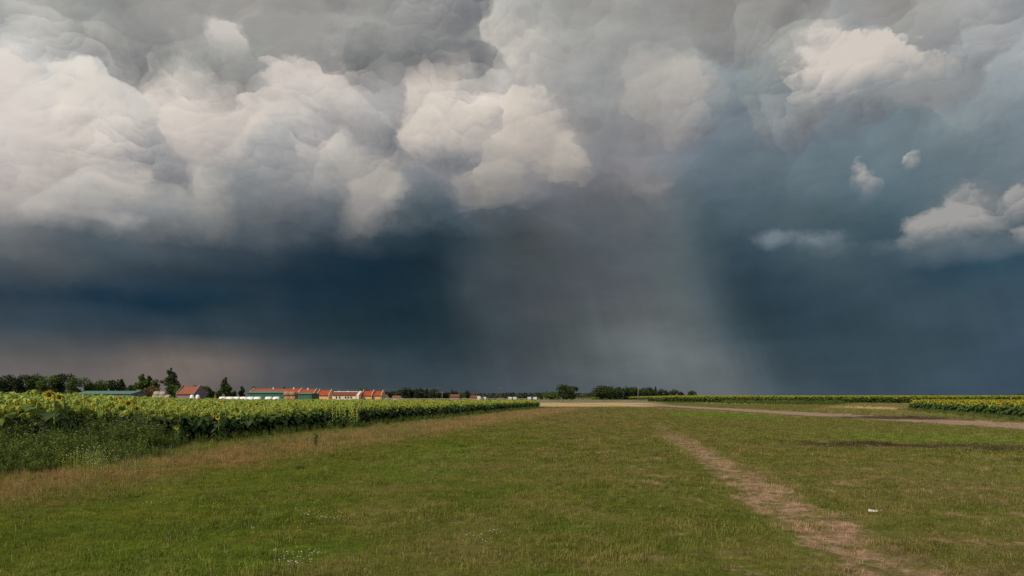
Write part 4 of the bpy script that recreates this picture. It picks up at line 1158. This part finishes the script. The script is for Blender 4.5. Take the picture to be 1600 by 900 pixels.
def house(px0, px1, ridge_y, eave_y, dist, depth, wall, roof, label, name='house', yaw=0.0, over=.35, windows=(), chimneys=(), cat='house', group=None, gable_trim=True, door=None, ridge_at=.5, base_y=None, monitor=None):
    """gabled building whose eaves face the camera; px0/px1 span of the front wall"""
    Wd = (px1 - px0) / F * dist; hr = z_at(ridge_y, dist + depth * ridge_at); he = z_at(eave_y, dist)
    r = empty(name, (at((px0 + px1) / 2, dist), dist, 0), yaw)
    tag(r, label, cat, group)
    w2 = Wd / 2; ry = depth * ridge_at
    wb = MB()
    prof = [(0, 0), (depth, 0), (depth, he), (ry, hr), (0, he)]
    v = [(-w2, y, z) for y, z in prof] + [(w2, y, z) for y, z in prof]
    wb.add(v, [(0, 1, 2, 3, 4)[::-1], (5, 6, 7, 8, 9), (0, 5, 9, 4)[::1], (1, 2, 7, 6), (0, 1, 6, 5)])
    wb.build('wall', wall, r)
    rb = MB(); th = .16
    for ya, za, yb, zb in ((0, he, ry, hr), (depth, he, ry, hr)):
        dy, dz = yb - ya, zb - za; l = math.hypot(dy, dz); oy, oz = -dy / l * over, -dz / l * over
        nx, nz2 = (-dz / l, dy / l) if ya == 0 else (dz / l, -dy / l)
        if nz2 < 0: nx, nz2 = -nx, -nz2
        a0 = (ya + oy + nx * .03, za + oz + nz2 * .03); b0 = (yb + nx * .03, zb + nz2 * .03)
        a1 = (a0[0] + nx * th, a0[1] + nz2 * th); b1 = (b0[0] + nx * th, b0[1] + nz2 * th)
        g0, g1 = -w2 - .12, w2 + .12
        vv = [(g0, *a0), (g1, *a0), (g1, *b0), (g0, *b0), (g0, *a1), (g1, *a1), (g1, *b1), (g0, *b1)]
        rb.add(vv, [(0, 3, 2, 1), (4, 5, 6, 7), (0, 1, 5, 4), (1, 2, 6, 5), (2, 3, 7, 6), (3, 0, 4, 7)])
    rb.tube([(-w2 - .12, ry, hr + .16), (w2 + .12, ry, hr + .16)], .14, 6)
    ro = rb.build('roof', roof, r)
    for cx in chimneys:
        cb = MB(); cb.box(cx * Wd - w2 - .28, ry - .3, hr - .4, cx * Wd - w2 + .28, ry + .3, hr + .75); cb.box(cx * Wd - w2 - .36, ry - .38, hr + .75, cx * Wd - w2 + .36, ry + .38, hr + .87)
        cb.build('chimney', M_TRIM, ro)
    for (f_, zc, ww, hh_) in windows:
        xc = f_ * Wd - w2
        wb = MB(); fr_ = .09
        wb.box(xc - ww / 2 - fr_, -.06, zc - hh_ / 2 - fr_, xc + ww / 2 + fr_, -.003, zc - hh_ / 2); wb.box(xc - ww / 2 - fr_, -.06, zc + hh_ / 2, xc + ww / 2 + fr_, -.003, zc + hh_ / 2 + fr_)
        wb.box(xc - ww / 2 - fr_, -.06, zc - hh_ / 2, xc - ww / 2, -.003, zc + hh_ / 2); wb.box(xc + ww / 2, -.06, zc - hh_ / 2, xc + ww / 2 + fr_, -.003, zc + hh_ / 2)
        wo = wb.build('window', M_TRIM, r)
        pb = MB(); pb.box(xc - ww / 2, -.03, zc - hh_ / 2, xc + ww / 2, -.004, zc + hh_ / 2); pb.build('pane', M_GLASS, wo)
    if door:
        db = MB(); xc = door * Wd - w2; db.box(xc - .5, -.05, .02, xc + .5, -.004, 2.1); db.build('door', M_TILE3, r)
    # raised gable parapets at both ends
    if gable_trim:
        for sx in (-1, 1):
            gb_ = MB(); x0 = sx * (w2 + .14); x1 = x0 + sx * .22
            pr = [(-.15, 0), (depth + .15, 0), (depth + .15, he + .3), (ry, hr + .75), (-.15, he + .3)]
            v = [(x0, y, z) for y, z in pr] + [(x1, y, z) for y, z in pr]
            fs = [(0, 1, 2, 3, 4), (9, 8, 7, 6, 5)] + [(i, i + 5, (i + 1) % 5 + 5, (i + 1) % 5) for i in range(5)]
            gb_.add(v, fs); gb_.build('gable', wall, r)
    return r, Wd, he, hr

# row of red-roofed buildings, seen from the right of their ends
house(391, 465, 608.3, 613.5, 305, 11, M_PEACH, M_TILE, 'long building whose red roof shows above the left green barn', 'long_building', chimneys=(.40, .84), cat='building')
house(466.5, 489, 609.3, 614.8, 300, 10, M_PEACH, M_TILE, 'red-roofed building behind the right green barn and the straw stack', 'long_building', chimneys=(.42,), cat='building')
house(496, 512.5, 610.8, 617.8, 268, 9, M_PEACH, M_TILE, 'peach house with a red roof left of the white-walled house', door=None, windows=())
r_, Wd_, he_, hr_ = house(519, 556, 614.2, 617.6, 262, 3.2, M_PINK, M_TILE3, 'long pale house with five small dark windows under a brown-red roof', 'long_house',
      windows=((.18, 1.62, .6, .85), (.32, 1.62, .6, .85), (.57, 1.62, .6, .85), (.68, 1.62, .6, .85), (.80, 1.62, .6, .85)), gable_trim=False, cat='house', ridge_at=.98)
up = MB(); up.box(-Wd_ / 2, 3.25, 0, Wd_ / 2, 10, z_at(612.4, 266)); up.build('upper_wall', M_PINK, r_)
up = MB(); up.box(-Wd_ / 2 - .2, 3.05, z_at(612.4, 266) + .01, Wd_ / 2 + .2, 10.2, z_at(612.4, 266) + .25); up.build('coping', M_TRIM, r_)
gm = MB(); hg = z_at(610.8, 262)
pr = [(-.3, 0), (10.3, 0), (10.3, 2.6), (5, hg), (-.3, 2.6)]
v = [(Wd_ / 2 + .25, y, z) for y, z in pr] + [(Wd_ / 2 + 1.2, y, z) for y, z in pr]
gm.add(v, [(0, 1, 2, 3, 4), (9, 8, 7, 6, 5)] + [(i, i + 5, (i + 1) % 5 + 5, (i + 1) % 5) for i in range(5)]); gm.build('gable', M_PINK, r_)
for k, px in enumerate((529, 543)):
    vb = MB(); vb.tube([(at(px, 268) - r_.location.x, 6.5, z_at(612.4, 266) + .2), (at(px, 268) - r_.location.x, 6.5, z_at(610.6, 266))], .22, 8); vb.build('vent_pipe', M_TRIM, r_)
house(565.5, 579.5, 612.0, 618.3, 266, 9, M_PEACH, M_TILE, 'peach house with a red roof just right of the white-walled house')
house(582.5, 594.5, 612.2, 618.3, 267, 9, M_PEACH, M_TILE, 'last peach house with a red roof at the right end of the row')
house(598, 603.5, 617.6, 620.3, 300, 6, M_WHITEP, M_TILE3, 'tiny white outbuilding with a dark roof right of the row of houses', 'outbuilding', gable_trim=False)
house(612, 624, 619.2, 621.7, 320, 8, M_WHITEP, M_TILE2, 'low building with a pale red roof before the dark tree clump', 'low_building', gable_trim=False, cat='building')
house(703, 717, 617.0, 620.2, 345, 9, M_MAUVE, M_TILE3, 'brown-roofed low house beside the small round tree', 'low_house', gable_trim=False)
house(735, 749, 618.7, 621.5, 350, 8, M_MAUVE, M_TILE3, 'dark low house right of the lone small tree', 'low_house', gable_trim=False)
house(277, 302, 604.8, 615.8, 225, 9, M_MAUVE, M_TILE2, 'old farmhouse with a weathered orange roof and mauve gable', 'farmhouse', chimneys=(), gable_trim=True)
# green barns
def barn(px0, px1, ytop, ye, dist, depth, label, wall=M_GREENM, roof=M_GREENR):
    r, Wd, he, hr = house(px0, px1, ytop, ye, dist, depth, wall, roof, label, 'barn', gable_trim=False, cat='barn', over=.3)
    sb = MB()
    nb = int(Wd / 1.0)
    for k in range(nb + 1):
        x = -Wd / 2 + Wd * k / nb
        sb.box(x - .03, -.05, .1, x + .03, -.004, he - .1)
    sb.build('wall_rib', wall, r)
    db = MB(); db.box(-Wd * .3, -.09, .05, -Wd * .3 + 3.4, -.055, he * .8); db.build('door', wall, r)
    return r
barn(387, 443, 612.3, 614.3, 212, 10, 'green sheet-metal barn behind the white wrapped bales')
barn(462, 487, 615.2, 616.0, 208, 8, 'smaller green sheet-metal barn right of the straw bale stack')
barn(118, 205, 612.2, 615.8, 218, 10, 'long low green-roofed shed below the dark trees at the left', M_GREYM, M_GREENR)

# bales
def straw_mat(name, c): return mat(name, c, .95, .05, var=.35, scale=4, bump=.5)
M_BALE = straw_mat('weathered_straw', (0.34, 0.20, 0.125)); M_WRAP = mat('white_wrap', (0.80, 0.80, 0.80), .4, .4, var=.05, scale=1.5, bump=.15)
M_BALE2 = straw_mat('pale_straw', (0.36, 0.30, 0.23))
def bale_mesh(r, l, m_, along='X', seed=0):
    mb = MB(); n = 18; rows = [(-l / 2, r * .90), (-l / 2 + .06, r), (0, r * 1.015), (l / 2 - .06, r), (l / 2, r * .90)]
    q = random.Random(seed); v = []
    for (a, rr) in rows:
        for k in range(n):
            t = 2 * math.pi * k / n; z = max(rr * math.sin(t) * (1 + q.uniform(-.012, .012)), -r * .94)
            v.append((a, rr * math.cos(t), z + r * .94) if along == 'X' else (rr * math.cos(t), a, z + r * .94))
    f = []
    for i in range(len(rows) - 1):
        for k in range(n): f.append((i * n + k, i * n + (k + 1) % n, (i + 1) * n + (k + 1) % n, (i + 1) * n + k))
    f.append(tuple(range(n))[::-1]); f.append(tuple((len(rows) - 1) * n + k for k in range(n)))
    mb.add(v, f); return mb.mesh('bale', m_, True)
WRAP = [bale_mesh(.72, 1.36, M_WRAP, 'X', i) for i in range(3)]
d = 150.0
for (p0, p1, cnt, nm) in ((343, 408, 7, 'left'), (414, 438, 3, 'right')):
    x0, x1 = at(p0, d), at(p1, d); n = cnt
    nwrap = int(round((x1 - x0) / 1.42))
    for k in range(nwrap):
        x = x0 + (x1 - x0) * (k + .5) / nwrap
        for lev in range(2):
            if lev == 1 and nm == 'left' and k in (0,): pass
            zz = lev * 1.30 * .72 / .72
            o = link('wrapped_bale', WRAP[(k + lev) % 3], None, (x + (.04 if lev else 0), d + rnd.uniform(-.05, .05), 0 if lev == 0 else 1.02))
            o.scale = (1.0, 1, .80)
            tag(o, 'white plastic-wrapped bale in the %s layer of the %s row before the green barn' % (('lower', 'upper')[lev], ('long left', 'short right')[nm == 'right']),
                'bale', 'white wrapped bales, %s layer of the %s row' % (('lower', 'upper')[lev], nm))
STR = [bale_mesh(.78, 1.45, M_BALE, 'X', 10 + i) for i in range(3)]
d = 165.0
bx0, bx1 = at(444, d), at(461.5, d); nb = 2; bl = (bx1 - bx0) / nb
zt = z_at(611.8, d)
r_b = zt / 3 / 1.9
for lev in range(3):
    for k in range(nb):
        for dd in range(2):
            o = link('straw_bale', STR[(k + lev + dd) % 3], None, (bx0 + bl * (k + .5) + (.08 * (lev % 2)), d + dd * 1.6, lev * r_b * 1.9))
            o.scale = (bl / 1.45 * .97, r_b / .78, r_b / .78)
            tag(o, 'brown round straw bale, %s layer, %s, %s of the tall stack between the barns' % (('bottom', 'middle', 'top')[lev], ('left', 'right')[k], ('front row', 'back row')[dd]), 'bale', 'stack of straw bales between the barns')
STR2 = bale_mesh(.7, 1.3, M_BALE2, 'X', 40)
d = 170.0
for k, (px, py, s, lab) in enumerate([(246, 611.8, 1.0, 'pale round bale, left one on top of the low pile below the brown bush'), (255, 612.0, 1.0, 'pale round bale, right one on top of the low pile below the brown bush'),
                    (244, 616.6, 1.0, 'pale round bale at the lower left of the low pile'), (253, 616.6, 1.0, 'pale round bale in the lower middle of the low pile'), (262, 616.8, 1.0, 'pale round bale at the lower right of the low pile')]):
    zt = z_at(py, d); top = k < 2
    o = link('straw_bale', STR2, None, (at(px, d), d, zt - 1.3 if top else zt - 1.32))
    tag(o, lab, 'bale', 'low pile of pale bales'); o.scale = (1.08, 1, 1)
for (px, lab, zz) in ((300, 'rounded white tank left of its twin below the farmhouse', 0), (309, 'rounded white tank right of its twin below the farmhouse', 0)):
    d = 165; r = empty('water_tank', (at(px, d), d, 0)); tag(r, lab, 'tank', 'white tanks below the farmhouse')
    t = MB(); zt = z_at(616.8, d); rr = 3.2 / F * d
    n = 14; prof = [(rr * .96, .02), (rr, .3), (rr, zt - .55), (rr * .8, zt - .18), (rr * .3, zt)]
    v = [(a * math.cos(2 * math.pi * k / n), a * math.sin(2 * math.pi * k / n), z) for a, z in prof for k in range(n)]
    f = [(i * n + k, i * n + (k + 1) % n, (i + 1) * n + (k + 1) % n, (i + 1) * n + k) for i in range(4) for k in range(n)] + [tuple(4 * n + k for k in range(n))]
    t.add(v, f); t.build('tank_body', M_WRAP, r, True)
    t = MB(); t.tube([(0, 0, zt - .02), (0, 0, zt + .14)], rr * .22, 10); t.build('lid', M_GREYM, r)

# ------------------------------------------------------------------ poles and wires
M_WOODP = mat('pole_timber', (0.12, 0.10, 0.085), .9, .1, var=.2, scale=2); M_CONC = mat('pole_concrete', (0.20, 0.19, 0.18), .9, .1, var=.1, scale=2)
def pole(px, ytop, dist, m_, label, arm=True, r0=.14):
    H = z_at(ytop, dist); r = empty('utility_pole', (at(px, dist), dist, 0), .15)
    tag(r, label, 'pole', 'utility poles along the horizon')
    p = MB(); p.tube([(0, 0, -.2), (0, 0, H)], [r0, r0 * .65], 8); p.build('post', m_, r, True)
    if arm:
        a = MB(); a.box(-1.0, -.06, H - .75, 1.0, .06, H - .6); a.build('crossarm', m_, r)
        for k in (-.9, -.45, .45, .9):
            i_ = MB(); i_.tube([(k, 0, H - .6), (k, 0, H - .5), (k, 0, H - .42)], [.03, .06, .03], 6); i_.build('insulator', M_CONC, r)
    return H
pole(338, 604.5, 290, M_WOODP, 'thin dark pole left of the solitary tall tree')
pole(369.5, 602, 285, M_WOODP, 'thin dark pole right of the solitary tall tree')
pole(461, 601.5, 320, M_WOODP, 'thin dark pole rising over the long red roof')
pole(691, 611, 280, M_CONC, 'short pale pole in front of the low tree clump')
pole(782, 604.3, 330, M_WOODP, 'tall thin pole alone on the horizon left of the white vans', r0=.18)
pole(997, 602.5, 300, M_CONC, 'pale post standing against the long dark tree clump', arm=False, r0=.17)
pole(950, 600.5, 345, M_CONC, 'slim grey pole in front of the first trees of the dark clump', arm=False)
pole(910.5, 613.5, 330, M_WOODP, 'short dark pole in the gap between the tree clumps')
def wire(px0, y0, d0, px1, y1, d1, label):
    a = Vector((at(px0, d0), d0, z_at(y0, d0))); b = Vector((at(px1, d1), d1, z_at(y1, d1))); w_ = MB()
    w_.tube([a.lerp(b, t / 12) - Vector((0, 0, 1.2 * (1 - (2 * t / 12 - 1) ** 2))) for t in range(13)], .035, 4); tag(w_.build('power_line', M_GREYM), label, 'wire', 'power lines on the horizon')
wire(461, 604, 320, 691, 605.5, 300, 'thin wire over the red roofs and the low trees')
wire(691, 605.5, 300, 782, 606.5, 330, 'thin wire running to the tall lone pole')

# ------------------------------------------------------------------ roadside fence and vans
M_RAIL = mat('pale_rail', (0.33, 0.31, 0.28), .8, .2, var=.2, scale=.6)
def fence(px0, px1, y0, y1, dist, label, step=2.5):
    r = empty('fence', (at(px0, dist), dist, 0)); tag(r, label, 'fence')
    L = at(px1, dist) - at(px0, dist); h = z_at(y0, dist)
    n = int(L / step); pm = MB(); pm.box(-.07, -.07, -.1, .07, .07, h + .12); pmesh = pm.mesh('post', M_WOODP)
    for k in range(n + 1): link('post', pmesh, r, (L * k / n, 0, 0))
    for z0, z1 in ((h - .16, h), (h * .45 - .06, h * .45 + .06)):
        rl = MB(); rl.box(-.1, -.125, z0, L + .1, -.075, z1); rl.build('rail', M_RAIL, r)
    return r
fence(838, 1012, 624.8, 629, 236, 'post and rail fence with a pale top rail beyond the stubble strip', 4.4)
fence(598, 832, 622.7, 626, 262, 'long pale rail fence beyond the far end of the left field', 4.6)
M_VANW = mat('van_paint', (0.50, 0.50, 0.50), .35, .5); M_TYRE = mat('tyre', (0.02, 0.02, 0.02), .8, .2)
def van(px, dist, L, H, label, rz=0.0):
    r = empty('van', (at(px, dist), dist, 0), rz); tag(r, label, 'van', 'white vans on the far road')
    b = MB(); pr = [(-L / 2, .35), (L / 2, .35), (L / 2, .9), (L / 2 - .25, 1.1), (L / 2 - .95, H * .96), (L / 2 - 1.3, H), (-L / 2 + .1, H), (-L / 2, H - .2)]
    n = len(pr); v = [(x, -.9, z) for x, z in pr] + [(x, .9, z) for x, z in pr]
    b.add(v, [tuple(range(n)), tuple(range(2 * n - 1, n - 1, -1))] + [((i + 1) % n, i, i + n, (i + 1) % n + n) for i in range(n)]); b.build('body', M_VANW, r)
    w_ = MB(); w_.add([(L / 2 - 1.7, -.905, 1.15), (L / 2 - .55, -.905, 1.15), (L / 2 - 1.0, -.905, H - .2), (L / 2 - 1.7, -.905, H - .2)], [(0, 1, 2, 3)]); w_.build('window', M_GLASS, r)
    for x in (-L / 2 + .8, L / 2 - .9):
        for y in (-.88, .88):
            t = MB(); t.tube([(x, y - .1, .34), (x, y + .1, .34)], .34, 12); t.build('wheel', M_TYRE, r)
van(751, 345, 4.6, 1.9, 'larger white van on the far road, leftmost of all', 1.2)
for px, lab in ((758, 'small white van just right of the larger van'), (798, 'white van, left one of the pair right of the tall lone pole'),
                (805.5, 'white van, right one of the pair right of the tall lone pole'), (828, 'white van above the far right end of the left field'), (837, 'rightmost white van just before the small central bush')):
    van(px, 355, 3.6, 1.6, lab, 1.35)

# ------------------------------------------------------------------ small things in the meadow
def sapling(px, py, htop, label):
    x, y = ground_at(px, py); H = z_at(htop, y); q = random.Random(3)
    r = empty('young_weed', (x, y, 0)); tag(r, label, 'plant')
    st = MB(); st.tube([(0, 0, 0), (.02, 0, H * .5), (-.02, 0, H)], [.012, .009, .004], 5)
    lf = MB()
    for k in range(46):
        t = q.uniform(.1, 1); a = q.uniform(0, 6.28); L = (.30 * (1.1 - t * .7)); c = Vector((0, 0, H * t)); dv = Vector((math.cos(a), math.sin(a), .9)).normalized() * L
        s = Vector((-math.sin(a), math.cos(a), 0)) * .035
        lf.add([c, c + dv * .5 + s, c + dv, c + dv * .5 - s], [(0, 1, 2, 3)])
    st.build('stem', M_WEED, r); lf.build('foliage', M_WEED, r)
sapling(493, 700, 678, 'single tall green weed standing alone in the dry grass band')
x, y = ground_at(1369, 803)
fm = MB(); q = random.Random(9)
for k in range(22):
    a = q.uniform(-.5, .5) + (math.pi if k % 2 else 0); px_ = q.uniform(-.09, .09); L = q.uniform(.04, .11)
    fm.add([(px_, 0, .03), (px_ + L * math.cos(a), L * math.sin(a), .055 + q.uniform(0, .03)), (px_ + L * math.cos(a + .35), L * math.sin(a + .35), .03)], [(0, 1, 2)])
o = fm.build('feather_tuft', M_FLW); o.location = (x, y, .02); tag(o, 'small ragged white scrap lying in the grass right of the dirt path', 'litter')
for px, py, s, lab in ((469, 733, .30, 'small dark green weed tuft below the single tall weed'), (1158, 649, .9, 'low green hump of weeds at the right end of the bright grass patch'),
                       (1133, 655.5, .5, 'tiny dark weed tuft just below the bright grass patch'), (1247, 722, .10, 'tiny pale weed sprig in the open grass right of the path')):
    x, y = ground_at(px, py); r = link('weed_tuft', None) if 0 else None
    mb = MB(); q = random.Random(int(px))
    for k in range(90):
        a = q.uniform(0, 6.28); rr = s * q.random() * (.5 if s < .8 else 2.2); L = s * q.uniform(.3, .7); c = Vector((rr * math.cos(a), rr * math.sin(a) * .5, 0)); dv = Vector((q.gauss(0, .4), q.gauss(0, .4), 1)).normalized() * L
        sd = Vector((math.cos(a * 3), math.sin(a * 3), 0)) * .03 * max(s, .4)
        mb.add([c - sd, c + sd, c + dv], [(0, 1, 2)])
    o = mb.build('weed_tuft', M_WEED); o.location = (x, y, 0); tag(o, lab, 'weed')
